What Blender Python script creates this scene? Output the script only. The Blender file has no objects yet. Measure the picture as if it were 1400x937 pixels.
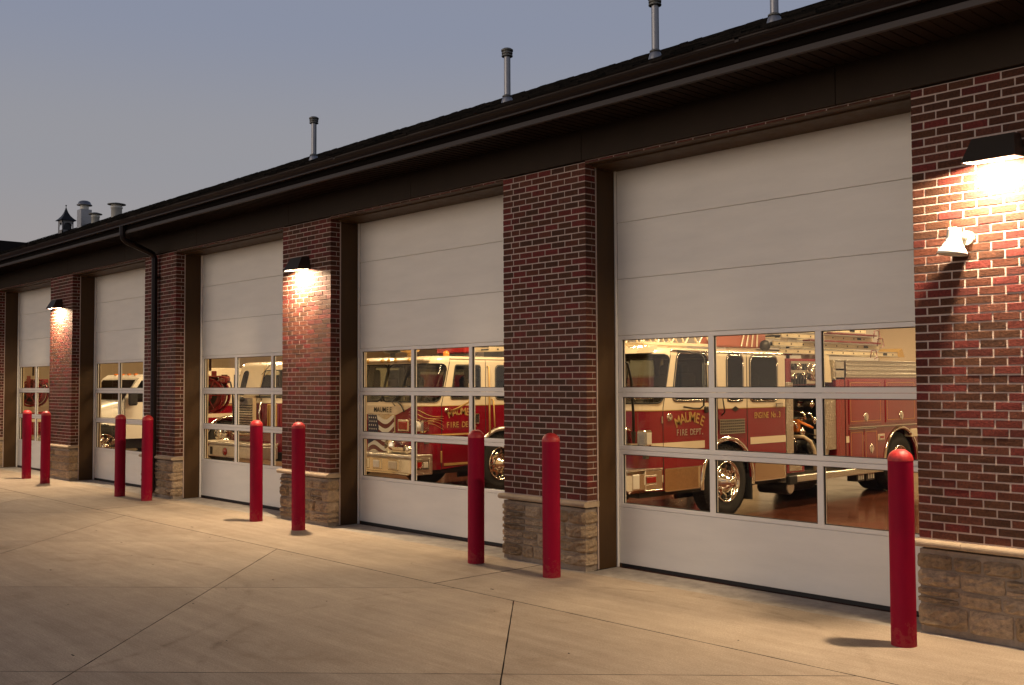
import bpy, math, random
from math import sin, cos, pi, radians, sqrt
from mathutils import Vector, Matrix
random.seed(11)
SC = bpy.context.scene
COL = SC.collection

# ------------------------------------------------------------------ camera
F_PX, YAW, PIT, ROL, CD, CH = 1415.18, radians(46.993), radians(2.331), radians(-.241), 8.02, 1.963
cam = bpy.data.cameras.new('camera'); cam_o = bpy.data.objects.new('camera', cam); COL.objects.link(cam_o)
f0 = Vector((-sin(YAW), cos(YAW), 0)); r0 = Vector((cos(YAW), sin(YAW), 0)); u0 = Vector((0, 0, 1))
fw = cos(PIT)*f0 + sin(PIT)*u0; up = -sin(PIT)*f0 + cos(PIT)*u0
rt = cos(ROL)*r0 + sin(ROL)*up; up2 = -sin(ROL)*r0 + cos(ROL)*up
M = Matrix((rt, up2, -fw)).transposed().to_4x4(); M.translation = Vector((0, -CD, CH))
cam_o.matrix_world = M
cam.sensor_width = 36; cam.lens = 36*F_PX/1400; cam.clip_start = .1; cam.clip_end = 1500
SC.camera = cam_o
SC.render.resolution_x = 1024; SC.render.resolution_y = 685

# ------------------------------------------------------------------ world: dusk sky gradient
W = bpy.data.worlds.new('World'); SC.world = W; W.use_nodes = True
nt = W.node_tree; nt.nodes.clear()
out = nt.nodes.new('ShaderNodeOutputWorld'); bg = nt.nodes.new('ShaderNodeBackground')
tc = nt.nodes.new('ShaderNodeTexCoord'); sp = nt.nodes.new('ShaderNodeSeparateXYZ'); rp = nt.nodes.new('ShaderNodeValToRGB')
nt.links.new(tc.outputs['Generated'], sp.inputs[0]); nt.links.new(sp.outputs['Z'], rp.inputs[0])
er = rp.color_ramp; er.interpolation = 'EASE'
er.elements[0].position = 0; er.elements[0].color = (.34, .30, .29, 1)
er.elements[1].position = 1; er.elements[1].color = (.035, .045, .085, 1)
for p, c in ((.11, (.342, .318, .318)), (.21, (.306, .307, .335)), (.34, (.250, .277, .362)), (.52, (.135, .155, .22)), (.75, (.06, .075, .125))):
    e = er.elements.new(p); e.color = (*c, 1)
nt.links.new(rp.outputs[0], bg.inputs[0]); nt.links.new(bg.outputs[0], out.inputs[0]); bg.inputs[1].default_value = 1.0

# ------------------------------------------------------------------ broad warm fill sun added behind the camera to brighten the doors
sl = bpy.data.lights.new('door_fill_sun', 'SUN'); sl.energy = 1.38; sl.angle = radians(60); sl.color = (1, .80, .62)
so = bpy.data.objects.new('door_fill_sun', sl); COL.objects.link(so)
so.rotation_euler = Vector((.35, 1, .0)).to_track_quat('-Z', 'Y').to_euler()

SC.view_settings.view_transform = 'Standard'; SC.view_settings.look = 'None'
SC.view_settings.exposure = 0; SC.view_settings.gamma = 1
try:
    SC.cycles.max_bounces = 8; SC.cycles.diffuse_bounces = 4; SC.cycles.glossy_bounces = 4; SC.cycles.transparent_max_bounces = 12
    SC.cycles.sample_clamp_indirect = 6; SC.cycles.caustics_reflective = False; SC.cycles.caustics_refractive = False
except Exception: pass

# ------------------------------------------------------------------ materials
MATS = {}
def mat(name, base, rough=.6, metal=0, var=0., vscale=6, bump=0., bscale=60, coat=0, rvar=0., base2=None, spec=.5, dist=.01, stretch=None):
    if name in MATS: return MATS[name]
    m = bpy.data.materials.new(name); m.use_nodes = True; t = m.node_tree; b = t.nodes['Principled BSDF']
    b.inputs['Base Color'].default_value = (*base, 1); b.inputs['Roughness'].default_value = rough
    b.inputs['Metallic'].default_value = metal; b.inputs['Coat Weight'].default_value = coat; b.inputs['Coat Roughness'].default_value = .06
    b.inputs['Specular IOR Level'].default_value = spec
    co = t.nodes.new('ShaderNodeTexCoord'); vec = co.outputs['Object']
    if stretch:
        mp = t.nodes.new('ShaderNodeMapping'); mp.inputs['Scale'].default_value = stretch; t.links.new(vec, mp.inputs[0]); vec = mp.outputs[0]
    if var or rvar:
        n = t.nodes.new('ShaderNodeTexNoise'); n.inputs['Scale'].default_value = vscale; n.inputs['Detail'].default_value = 6
        n.inputs['Roughness'].default_value = .65
        t.links.new(vec, n.inputs['Vector'])
        r = t.nodes.new('ShaderNodeValToRGB'); b2 = base2 or tuple(c*(1-var) for c in base)
        r.color_ramp.elements[0].position = .32; r.color_ramp.elements[1].position = .68
        r.color_ramp.elements[0].color = (*b2, 1); r.color_ramp.elements[1].color = (*base, 1)
        t.links.new(n.outputs[0], r.inputs[0])
        if var: t.links.new(r.outputs[0], b.inputs['Base Color'])
        if rvar:
            mr = t.nodes.new('ShaderNodeMapRange'); mr.inputs[1].default_value = .3; mr.inputs[2].default_value = .7
            mr.inputs[3].default_value = rough-rvar; mr.inputs[4].default_value = rough+rvar
            t.links.new(n.outputs[0], mr.inputs[0]); t.links.new(mr.outputs[0], b.inputs['Roughness'])
    if bump:
        n2 = t.nodes.new('ShaderNodeTexNoise'); n2.inputs['Scale'].default_value = bscale; n2.inputs['Detail'].default_value = 5
        t.links.new(vec, n2.inputs['Vector'])
        bp = t.nodes.new('ShaderNodeBump'); bp.inputs['Strength'].default_value = bump; bp.inputs['Distance'].default_value = dist
        t.links.new(n2.outputs[0], bp.inputs['Height']); t.links.new(bp.outputs[0], b.inputs['Normal'])
    MATS[name] = m; return m

def brick_mat():
    m = bpy.data.materials.new('brick'); m.use_nodes = True; t = m.node_tree; b = t.nodes['Principled BSDF']
    oi = t.nodes.new('ShaderNodeObjectInfo'); ge = t.nodes.new('ShaderNodeNewGeometry')
    a = t.nodes.new('ShaderNodeMath'); a.operation = 'MULTIPLY_ADD'; a.inputs[1].default_value = 7.31
    t.links.new(oi.outputs['Random'], a.inputs[0])
    c = t.nodes.new('ShaderNodeMath'); c.operation = 'MULTIPLY'; c.inputs[1].default_value = 3.77
    t.links.new(ge.outputs['Random Per Island'], c.inputs[0]); t.links.new(c.outputs[0], a.inputs[2])
    w = t.nodes.new('ShaderNodeTexWhiteNoise'); w.noise_dimensions = '1D'; t.links.new(a.outputs[0], w.inputs['W'])
    r = t.nodes.new('ShaderNodeValToRGB'); r.color_ramp.interpolation = 'CONSTANT'
    cols = [(.085, .026, .018), (.065, .024, .016), (.105, .022, .020), (.07, .028, .018), (.095, .030, .022), (.078, .018, .017), (.10, .034, .026), (.055, .023, .016), (.118, .022, .022)]
    cols = [(a*1.12, b_*1.14, c_*.98) for a, b_, c_ in cols]
    el = r.color_ramp.elements; el[0].color = (*cols[0], 1); el[1].position = .14; el[1].color = (*cols[1], 1)
    for i, cc in enumerate(cols[2:]):
        e = el.new(.26+i*.105); e.color = (*cc, 1)
    t.links.new(w.outputs['Value'], r.inputs[0])
    co = t.nodes.new('ShaderNodeTexCoord')
    n = t.nodes.new('ShaderNodeTexNoise'); n.inputs['Scale'].default_value = 52; n.inputs['Detail'].default_value = 8; n.inputs['Roughness'].default_value = .75
    # offset the pattern per brick so that shared meshes do not repeat
    add = t.nodes.new('ShaderNodeVectorMath'); add.operation = 'ADD'
    t.links.new(co.outputs['Object'], add.inputs[0]); t.links.new(w.outputs['Color'], add.inputs[1])
    t.links.new(add.outputs[0], n.inputs['Vector'])
    mx = t.nodes.new('ShaderNodeMixRGB'); mx.blend_type = 'MULTIPLY'; mx.inputs[0].default_value = 1
    r2 = t.nodes.new('ShaderNodeValToRGB'); r2.color_ramp.elements[0].position = .3; r2.color_ramp.elements[0].color = (.5, .5, .52, 1)
    r2.color_ramp.elements[1].position = .7; r2.color_ramp.elements[1].color = (1.45, 1.4, 1.35, 1)
    t.links.new(n.outputs[0], r2.inputs[0]); t.links.new(r.outputs[0], mx.inputs[1]); t.links.new(r2.outputs[0], mx.inputs[2])
    # sparse dark ironspots
    v = t.nodes.new('ShaderNodeTexNoise'); v.inputs['Scale'].default_value = 110; v.inputs['Detail'].default_value = 2
    t.links.new(add.outputs[0], v.inputs['Vector'])
    vr = t.nodes.new('ShaderNodeValToRGB'); vr.color_ramp.elements[0].position = .64; vr.color_ramp.elements[1].position = .70
    t.links.new(v.outputs[0], vr.inputs[0])
    mx2 = t.nodes.new('ShaderNodeMixRGB'); t.links.new(vr.outputs[0], mx2.inputs[0]); t.links.new(mx.outputs[0], mx2.inputs[1]); mx2.inputs[2].default_value = (.02, .016, .015, 1)
    t.links.new(mx2.outputs[0], b.inputs['Base Color'])
    b.inputs['Roughness'].default_value = .8; b.inputs['Specular IOR Level'].default_value = .18
    bp = t.nodes.new('ShaderNodeBump'); bp.inputs['Strength'].default_value = .9; bp.inputs['Distance'].default_value = .009
    t.links.new(n.outputs[0], bp.inputs['Height']); t.links.new(bp.outputs[0], b.inputs['Normal'])
    return m
BRICK = brick_mat()

def island_mat(name, c1, c2, c3, scale=20, bump=.6, dist=.01, rough=.85, spec=.3):
    m = bpy.data.materials.new(name); m.use_nodes = True; t = m.node_tree; b = t.nodes['Principled BSDF']
    oi = t.nodes.new('ShaderNodeObjectInfo'); ge = t.nodes.new('ShaderNodeNewGeometry')
    ad = t.nodes.new('ShaderNodeMath'); t.links.new(oi.outputs['Random'], ad.inputs[0]); t.links.new(ge.outputs['Random Per Island'], ad.inputs[1])
    fr = t.nodes.new('ShaderNodeMath'); fr.operation = 'FRACT'; t.links.new(ad.outputs[0], fr.inputs[0])
    r = t.nodes.new('ShaderNodeValToRGB'); r.color_ramp.elements[0].color = (*c1, 1); r.color_ramp.elements[1].color = (*c3, 1)
    e = r.color_ramp.elements.new(.5); e.color = (*c2, 1)
    t.links.new(fr.outputs[0], r.inputs[0])
    co = t.nodes.new('ShaderNodeTexCoord'); n = t.nodes.new('ShaderNodeTexNoise'); n.inputs['Scale'].default_value = scale; n.inputs['Detail'].default_value = 8; n.inputs['Roughness'].default_value = .7
    t.links.new(co.outputs['Object'], n.inputs['Vector'])
    r2 = t.nodes.new('ShaderNodeValToRGB'); r2.color_ramp.elements[0].position = .3; r2.color_ramp.elements[0].color = (.55, .55, .58, 1)
    r2.color_ramp.elements[1].position = .72; r2.color_ramp.elements[1].color = (1.35, 1.3, 1.25, 1)
    t.links.new(n.outputs[0], r2.inputs[0])
    mx = t.nodes.new('ShaderNodeMixRGB'); mx.blend_type = 'MULTIPLY'; mx.inputs[0].default_value = 1
    t.links.new(r.outputs[0], mx.inputs[1]); t.links.new(r2.outputs[0], mx.inputs[2]); t.links.new(mx.outputs[0], b.inputs['Base Color'])
    b.inputs['Roughness'].default_value = rough; b.inputs['Specular IOR Level'].default_value = spec
    bp = t.nodes.new('ShaderNodeBump'); bp.inputs['Strength'].default_value = bump; bp.inputs['Distance'].default_value = dist
    t.links.new(n.outputs[0], bp.inputs['Height']); t.links.new(bp.outputs[0], b.inputs['Normal'])
    return m
STONE = island_mat('rough_stone', (.30, .215, .13), (.37, .275, .18), (.44, .335, .23), 22, 1.0, .03)
SMORT = mat('stone_mortar', (.31, .245, .19), .95, var=.3, vscale=20, bump=.8, bscale=90)
SHING = island_mat('asphalt_shingle', (.010, .010, .009), (.018, .016, .014), (.030, .025, .021), 60, .8, .01, spec=0)

def concrete_mat():
    m = bpy.data.materials.new('concrete'); m.use_nodes = True; t = m.node_tree; b = t.nodes['Principled BSDF']
    co = t.nodes.new('ShaderNodeTexCoord'); V = co.outputs['Object']
    def noise(s, d=6, r=.6, st=None):
        n = t.nodes.new('ShaderNodeTexNoise'); n.inputs['Scale'].default_value = s; n.inputs['Detail'].default_value = d; n.inputs['Roughness'].default_value = r
        if st:
            mp = t.nodes.new('ShaderNodeMapping'); mp.inputs['Scale'].default_value = st[:3]; mp.inputs['Rotation'].default_value = (0, 0, st[3]); t.links.new(V, mp.inputs[0]); t.links.new(mp.outputs[0], n.inputs['Vector'])
        else: t.links.new(V, n.inputs['Vector'])
        return n.outputs[0]
    def ramp(s, a, b_, ca, cb):
        r = t.nodes.new('ShaderNodeValToRGB'); r.color_ramp.elements[0].position = a; r.color_ramp.elements[1].position = b_
        r.color_ramp.elements[0].color = (*ca, 1); r.color_ramp.elements[1].color = (*cb, 1); t.links.new(s, r.inputs[0]); return r.outputs[0]
    def mul(a, b_, f=1):
        x = t.nodes.new('ShaderNodeMixRGB'); x.blend_type = 'MULTIPLY'; x.inputs[0].default_value = f; t.links.new(a, x.inputs[1]); t.links.new(b_, x.inputs[2]); return x.outputs[0]
    wp = t.nodes.new('ShaderNodeNewGeometry'); V = wp.outputs['Position']
    c = ramp(noise(.45, 7, .6), .3, .7, (.39, .312, .238), (.50, .412, .322))
    c = mul(c, ramp(noise(2.3, 8, .75), .28, .72, (.84, .82, .80), (1.08, 1.07, 1.05)))
    c = mul(c, ramp(noise(1, 7, .7, (.35, 7, 1, radians(45))), .35, .65, (.86, .84, .82), (1.06, 1.06, 1.06)), .9)   # trowel streaks
    c = mul(c, ramp(noise(1, 4, .6, (3, 90, 1, radians(-45))), .35, .65, (.90, .90, .90), (1.07, 1.07, 1.07)), .8)   # broom lines
    c = mul(c, ramp(noise(75, 3, .8), .32, .68, (.72, .71, .70), (1.24, 1.24, 1.24)), .9)                # sand grain
    c = mul(c, ramp(noise(210, 2, .6), .3, .7, (.74, .74, .74), (1.2, 1.2, 1.2)), .8)
    c = mul(c, ramp(noise(14, 5, .8), .24, .34, (.66, .62, .57), (1, 1, 1)), .8)                # small dirty spots
    c = mul(c, ramp(noise(.9, 6, .75), .30, .42, (.80, .77, .73), (1, 1, 1)), .9)               # drip stains
    for cx, cy, r0, wd in ((-2.55, -1.02, .42, .018), (-2.45, -1.08, .56, .014), (-5.6, -2.6, 2.4, .05), (-10.5, -5.9, 3.2, .06)):   # tyre scuffs
        sb = t.nodes.new('ShaderNodeVectorMath'); sb.operation = 'DISTANCE'; t.links.new(V, sb.inputs[0]); sb.inputs[1].default_value = (cx, cy, 0)
        a1 = t.nodes.new('ShaderNodeMath'); a1.operation = 'SUBTRACT'; t.links.new(sb.outputs['Value'], a1.inputs[0]); a1.inputs[1].default_value = r0
        a2 = t.nodes.new('ShaderNodeMath'); a2.operation = 'ABSOLUTE'; t.links.new(a1.outputs[0], a2.inputs[0])
        mr = t.nodes.new('ShaderNodeMapRange'); mr.inputs[1].default_value = 0; mr.inputs[2].default_value = wd; mr.inputs[3].default_value = 1; mr.inputs[4].default_value = 0; t.links.new(a2.outputs[0], mr.inputs[0])
        m2 = t.nodes.new('ShaderNodeMath'); m2.operation = 'MULTIPLY'; t.links.new(mr.outputs[0], m2.inputs[0])
        rr = t.nodes.new('ShaderNodeMapRange'); rr.inputs[1].default_value = .45; rr.inputs[2].default_value = .62; rr.inputs[3].default_value = 0; rr.inputs[4].default_value = .75; t.links.new(noise(3.5, 5, .7), rr.inputs[0]); t.links.new(rr.outputs[0], m2.inputs[1])
        x = t.nodes.new('ShaderNodeMixRGB'); x.blend_type = 'MULTIPLY'; t.links.new(m2.outputs[0], x.inputs[0]); t.links.new(c, x.inputs[1]); x.inputs[2].default_value = (.62, .58, .55, 1); c = x.outputs[0]
    oi = t.nodes.new('ShaderNodeObjectInfo')
    c = mul(c, ramp(oi.outputs['Random'], 0, 1, (.90, .90, .91), (1.05, 1.04, 1.03)))
    # round tyre scuff near the right pier
    t.links.new(c, b.inputs['Base Color'])
    b.inputs['Roughness'].default_value = .82; b.inputs['Specular IOR Level'].default_value = .3
    bp = t.nodes.new('ShaderNodeBump'); bp.inputs['Strength'].default_value = .5; bp.inputs['Distance'].default_value = .004
    t.links.new(noise(110, 4, .7), bp.inputs['Height']); t.links.new(bp.outputs[0], b.inputs['Normal'])
    return m
CONC = concrete_mat()
APRON = mat('apron_concrete', (.46, .40, .335), .85, var=.45, vscale=6, bump=.5, bscale=70, base2=(.27, .235, .20))
JOINT = mat('joint_dirt', (.035, .028, .02), .95)
MORTAR = mat('mortar', (.50, .39, .34), .95, var=.22, vscale=25, bump=.8, bscale=120, dist=.006)
LIME = mat('limestone_cap', (.42, .315, .215), .8, var=.25, vscale=9, bump=.5, bscale=90)
DOORW = mat('door_white', (.74, .705, .645), .62, var=.08, vscale=1.3, bump=.25, bscale=26, dist=.003, stretch=(1, 1, 5))
TRIMW = mat('trim_white', (.74, .70, .65), .4, var=.05, vscale=5)
BROWN = mat('brown_metal', (.066, .034, .013), .5, var=.22, vscale=3, rvar=.08, spec=.2, stretch=(3, 3, .6))
FRIEZE = mat('brown_frieze', (.027, .017, .010), .6, var=.15, vscale=3, spec=.12)
GUTTER = mat('dark_gutter', (.012, .006, .005), .38, spec=.25)
LIP = mat('gutter_lip', (.045, .035, .032), .5, spec=.25)  # sky reflection on the gutter lips put into a lighter colour
SHAD = mat('shaded_fascia', (.006, .004, .003), .8, spec=.05)  # near-black colour stands in for the shadow under the gutter
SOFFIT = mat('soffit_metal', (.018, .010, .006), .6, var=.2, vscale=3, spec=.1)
def bollard_paint():
    t = REDP.node_tree; b = t.nodes['Principled BSDF']; src = b.inputs['Base Color'].links[0].from_socket
    co = t.nodes.new('ShaderNodeTexCoord'); sp_ = t.nodes.new('ShaderNodeSeparateXYZ'); t.links.new(co.outputs['Object'], sp_.inputs[0])
    ns = t.nodes.new('ShaderNodeTexNoise'); ns.inputs['Scale'].default_value = 22; ns.inputs['Detail'].default_value = 8; ns.inputs['Roughness'].default_value = .75
    oi = t.nodes.new('ShaderNodeObjectInfo'); ad = t.nodes.new('ShaderNodeVectorMath'); ad.operation = 'ADD'; t.links.new(co.outputs['Object'], ad.inputs[0]); t.links.new(oi.outputs['Location'], ad.inputs[1]); t.links.new(ad.outputs[0], ns.inputs['Vector'])
    mr = t.nodes.new('ShaderNodeMapRange'); mr.inputs[1].default_value = 0; mr.inputs[2].default_value = .35; mr.inputs[3].default_value = .62; mr.inputs[4].default_value = .37; t.links.new(sp_.outputs['Z'], mr.inputs[0])
    a = t.nodes.new('ShaderNodeMath'); a.operation = 'ADD'; t.links.new(mr.outputs[0], a.inputs[0]); t.links.new(ns.outputs[0], a.inputs[1])
    r = t.nodes.new('ShaderNodeValToRGB'); r.color_ramp.elements[0].position = .98; r.color_ramp.elements[1].position = 1.0
    a2 = t.nodes.new('ShaderNodeMath'); a2.operation = 'MULTIPLY'; a2.inputs[1].default_value = .93; t.links.new(a.outputs[0], a2.inputs[0]); t.links.new(a2.outputs[0], r.inputs[0])
    f = t.nodes.new('ShaderNodeMath'); f.operation = 'MULTIPLY'; f.inputs[1].default_value = .30; t.links.new(r.outputs[0], f.inputs[0])
    x = t.nodes.new('ShaderNodeMixRGB'); t.links.new(f.outputs[0], x.inputs[0]); t.links.new(src, x.inputs[1]); x.inputs[2].default_value = (.30, .075, .05, 1); t.links.new(x.outputs[0], b.inputs['Base Color'])
RUBBER = mat('rubber', (.012, .012, .012), .75)
TYRE = mat('tyre', (.016, .015, .014), .8, bump=.3, bscale=40)
BLACK = mat('black', (.006, .005, .005), .6)
RED = mat('red_paint', (.20, .002, .012), .22, coat=1.0)
REDP = mat('bollard_red', (.29, .000, .024), .6, var=.25, vscale=4, rvar=.08, bump=.15, bscale=30, spec=.14, stretch=(1, 1, .35))
CREAM = mat('cream_paint', (.70, .60, .44), .25, coat=.8)
WHITEP = mat('white_paint', (.74, .70, .62), .3, coat=.6)
CHROME = mat('chrome', (.82, .78, .70), .12, metal=1, rvar=.05, vscale=9)
ALU = mat('aluminium', (.70, .66, .58), .32, metal=.85, var=.2, vscale=20)
GOLD = mat('gold_leaf', (.52, .33, .11), .4, metal=.4)
GALV = mat('galvanised', (.42, .42, .43), .42, metal=.75, var=.3, vscale=12, rvar=.1)
GALVD = mat('galvanised_dark', (.24, .235, .21), .5, metal=.6)
DGLASS = mat('dark_glass', (.004, .004, .003), .03, spec=.25)
LENSR = mat('red_lens', (.28, .008, .006), .15, coat=.8)
LENSW = mat('clear_lens', (.75, .72, .65), .1, metal=.3, coat=.8)
AMBER = mat('amber_lens', (.75, .22, .03), .2, coat=.7)
BLUEF = mat('flag_blue', (.012, .016, .05), .4, coat=.5)
DRED = mat('flag_red', (.12, .008, .010), .35, coat=.5)
STEELG = mat('dark_steel', (.05, .045, .04), .4, metal=.6)
HOSE = mat('hose_canvas', (.55, .45, .30), .8, bump=.4, bscale=80)
WALLI = mat('interior_wall', (.62, .50, .34), .7, var=.08, vscale=2)
CEIL = mat('interior_ceiling', (.60, .52, .40), .8)
FLOORI = mat('bay_floor', (.135, .042, .022), .14, var=.45, vscale=1.2, rvar=.06, base2=(.075, .024, .014))
CASTW = mat('fixture_white', (.72, .70, .62), .35)
BRONZE = mat('bronze_housing', (.045, .035, .026), .4, metal=.4)
COPPER = mat('cupola_dark', (.03, .028, .028), .5, metal=.3)
CUPW = mat('cupola_grey', (.28, .27, .26), .6)

bollard_paint()

def emis(name, col, st):
    m = bpy.data.materials.new(name); m.use_nodes = True; t = m.node_tree; t.nodes.clear()
    o = t.nodes.new('ShaderNodeOutputMaterial'); e = t.nodes.new('ShaderNodeEmission'); e.inputs[0].default_value = (*col, 1); e.inputs[1].default_value = st
    t.links.new(e.outputs[0], o.inputs[0]); return m
LENS = emis('lamp_lens', (1, .86, .62), 45)
TUBE = emis('tube', (1, .80, .50), 14)

def glass_mat():
    m = bpy.data.materials.new('window_glass'); m.use_nodes = True; t = m.node_tree; t.nodes.clear()
    o = t.nodes.new('ShaderNodeOutputMaterial'); g = t.nodes.new('ShaderNodeBsdfGlossy'); g.inputs['Roughness'].default_value = .015
    tr = t.nodes.new('ShaderNodeBsdfTransparent'); tr.inputs[0].default_value = (.90, .91, .88, 1)
    ge = t.nodes.new('ShaderNodeNewGeometry'); dp = t.nodes.new('ShaderNodeVectorMath'); dp.operation = 'DOT_PRODUCT'
    t.links.new(ge.outputs['Normal'], dp.inputs[0]); t.links.new(ge.outputs['Incoming'], dp.inputs[1])
    def mth(op, a, b_=None):
        n = t.nodes.new('ShaderNodeMath'); n.operation = op
        for i, v in enumerate((a, b_)):
            if v is None: continue
            if isinstance(v, (int, float)): n.inputs[i].default_value = v
            else: t.links.new(v, n.inputs[i])
        return n.outputs[0]
    fr = mth('ADD', mth('MULTIPLY', mth('POWER', mth('SUBTRACT', 1.0, mth('ABSOLUTE', dp.outputs['Value'])), 5.0), .96), .022)   # Schlick, the same from both sides
    mx = t.nodes.new('ShaderNodeMixShader'); t.links.new(fr, mx.inputs[0]); t.links.new(tr.outputs[0], mx.inputs[1]); t.links.new(g.outputs[0], mx.inputs[2])
    t.links.new(mx.outputs[0], o.inputs[0]); return m
GLASS = glass_mat()

def truck_glass():
    m = bpy.data.materials.new('truck_glass'); m.use_nodes = True; t = m.node_tree; t.nodes.clear()
    o = t.nodes.new('ShaderNodeOutputMaterial'); g = t.nodes.new('ShaderNodeBsdfGlossy'); g.inputs['Roughness'].default_value = .02
    tr = t.nodes.new('ShaderNodeBsdfTransparent'); tr.inputs[0].default_value = (.46, .48, .42, 1)
    mx = t.nodes.new('ShaderNodeMixShader'); mx.inputs[0].default_value = .075
    t.links.new(tr.outputs[0], mx.inputs[1]); t.links.new(g.outputs[0], mx.inputs[2]); t.links.new(mx.outputs[0], o.inputs[0]); return m
TGLASS = truck_glass()
SEAT = mat('seat_cloth', (.035, .032, .03), .9, var=.3, vscale=12)
LINER = mat('cab_liner', (.10, .085, .065), .85)

def tread_mat():
    m = bpy.data.materials.new('tread_plate'); m.use_nodes = True; t = m.node_tree; b = t.nodes['Principled BSDF']
    b.inputs['Base Color'].default_value = (.60, .55, .46, 1); b.inputs['Metallic'].default_value = .9; b.inputs['Roughness'].default_value = .28
    co = t.nodes.new('ShaderNodeTexCoord'); ck = t.nodes.new('ShaderNodeTexVoronoi'); ck.inputs['Scale'].default_value = 32
    t.links.new(co.outputs['Object'], ck.inputs['Vector']); bp = t.nodes.new('ShaderNodeBump'); bp.inputs['Strength'].default_value = .9; bp.inputs['Distance'].default_value = .012
    t.links.new(ck.outputs['Distance'], bp.inputs['Height']); t.links.new(bp.outputs[0], b.inputs['Normal']); return m
TREAD = tread_mat()

# ------------------------------------------------------------------ mesh helpers
class MB:
    def __init__(s): s.v = []; s.f = []; s.m = []; s.mats = []; s.sm = []
    def mi(s, m):
        if m not in s.mats: s.mats.append(m)
        return s.mats.index(m)
    def add(s, vs, fs, m, smooth=False):
        o = len(s.v); s.v += [tuple(v) for v in vs]; k = s.mi(m)
        for f in fs: s.f.append(tuple(i+o for i in f)); s.m.append(k); s.sm.append(smooth)
    def box(s, x0, x1, y0, y1, z0, z1, m, c=0.):
        if c <= 0:
            vs = [(x, y, z) for z in (z0, z1) for y in (y0, y1) for x in (x0, x1)]
            s.add(vs, [(0, 2, 3, 1), (4, 5, 7, 6), (0, 1, 5, 4), (2, 6, 7, 3), (0, 4, 6, 2), (1, 3, 7, 5)], m); return s
        vs = []; X = (x0, x1); Y = (y0, y1); Z = (z0, z1)
        idx = {}
        for i in (0, 1):
            for j in (0, 1):
                for k in (0, 1):
                    sx = c if i == 0 else -c; sy = c if j == 0 else -c; sz = c if k == 0 else -c
                    for a, p in enumerate(((X[i], Y[j]+sy, Z[k]+sz), (X[i]+sx, Y[j], Z[k]+sz), (X[i]+sx, Y[j]+sy, Z[k]))):
                        idx[i, j, k, a] = len(vs); vs.append(p)
        fs = []
        q = lambda *t: fs.append(tuple(idx[a] for a in t))
        for i in (0, 1):
            q((i, 0, 0, 0), (i, 1, 0, 0), (i, 1, 1, 0), (i, 0, 1, 0)); q((0, i, 0, 1), (1, i, 0, 1), (1, i, 1, 1), (0, i, 1, 1)); q((0, 0, i, 2), (1, 0, i, 2), (1, 1, i, 2), (0, 1, i, 2))
            for k in (0, 1):
                q((i, k, 0, 0), (i, k, 0, 1), (i, k, 1, 1), (i, k, 1, 0)); q((i, 0, k, 0), (i, 0, k, 2), (i, 1, k, 2), (i, 1, k, 0)); q((0, i, k, 1), (0, i, k, 2), (1, i, k, 2), (1, i, k, 1))
                for j in (0, 1): q((i, j, k, 0), (i, j, k, 1), (i, j, k, 2))
        s.add(vs, fs, m); return s
    def frame(s, d):
        d = Vector(d).normalized(); a = Vector((0, 0, 1)) if abs(d.z) < .9 else Vector((1, 0, 0))
        u = d.cross(a).normalized(); return d, u, d.cross(u).normalized()
    def lathe(s, o, ax, prof, m, n=24, smooth=True, a0=0, a1=2*pi, cap=False):
        # prof: (distance along axis, radius)
        d, u, w = s.frame(ax); o = Vector(o); full = abs(a1-a0-2*pi) < 1e-6; k = n if full else n+1
        vs = [o + d*h + (u*cos(a0+(a1-a0)*i/n) + w*sin(a0+(a1-a0)*i/n))*r for h, r in prof for i in range(k)]
        fs = []
        for j in range(len(prof)-1):
            for i in range(n):
                i2 = (i+1) % k if full else i+1
                fs.append((j*k+i, j*k+i2, (j+1)*k+i2, (j+1)*k+i))
        s.add(vs, fs, m, smooth)
        if full and cap:
            for j in (0, len(prof)-1):
                if prof[j][1] > 1e-4: s.add([vs[j*k+i] for i in range(k)], [tuple(range(k))], m)
        return s
    def cyl(s, a, b, r, m, n=12, r2=None):
        a = Vector(a); b = Vector(b); L = (b-a).length
        return s.lathe(a, b-a, [(0, r), (L, r if r2 is None else r2)], m, n, cap=True)
    def tube(s, pts, r, m, n=8):
        pts = [Vector(p) for p in pts]; vs = []; fs = []
        pu = None
        for i, p in enumerate(pts):
            d = (pts[min(i+1, len(pts)-1)]-pts[max(i-1, 0)]).normalized()
            if pu is None: _, u, w = s.frame(d)
            else:
                u = (pu - d*pu.dot(d)).normalized(); w = d.cross(u)
            pu = u
            vs += [p+(u*cos(2*pi*k/n)+w*sin(2*pi*k/n))*r for k in range(n)]
        for i in range(len(pts)-1):
            for k in range(n): fs.append((i*n+k, i*n+(k+1) % n, (i+1)*n+(k+1) % n, (i+1)*n+k))
        fs += [tuple(range(n)), tuple(range((len(pts)-1)*n, len(pts)*n))]
        s.add(vs, fs, m, True); return s
    def prism(s, poly, axis, a, b, m):
        # poly in the two other axes (x: (y,z), y: (x,z), z: (x,y))
        def P(p, h): return {'x': (h, p[0], p[1]), 'y': (p[0], h, p[1]), 'z': (p[0], p[1], h)}[axis]
        n = len(poly); vs = [P(p, a) for p in poly]+[P(p, b) for p in poly]
        s.add(vs, [tuple(range(n)), tuple(range(n, 2*n))]+[(i, (i+1) % n, n+(i+1) % n, n+i) for i in range(n)], m); return s
    def mesh(s, name):
        me = bpy.data.meshes.new(name); me.from_pydata(s.v, [], s.f); me.update()
        for m in s.mats: me.materials.append(m)
        me.polygons.foreach_set('material_index', s.m); me.polygons.foreach_set('use_smooth', s.sm)
        return me
    def build(s, name, parent=None, **k): return obj(name, s.mesh(name), parent, **k)
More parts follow.
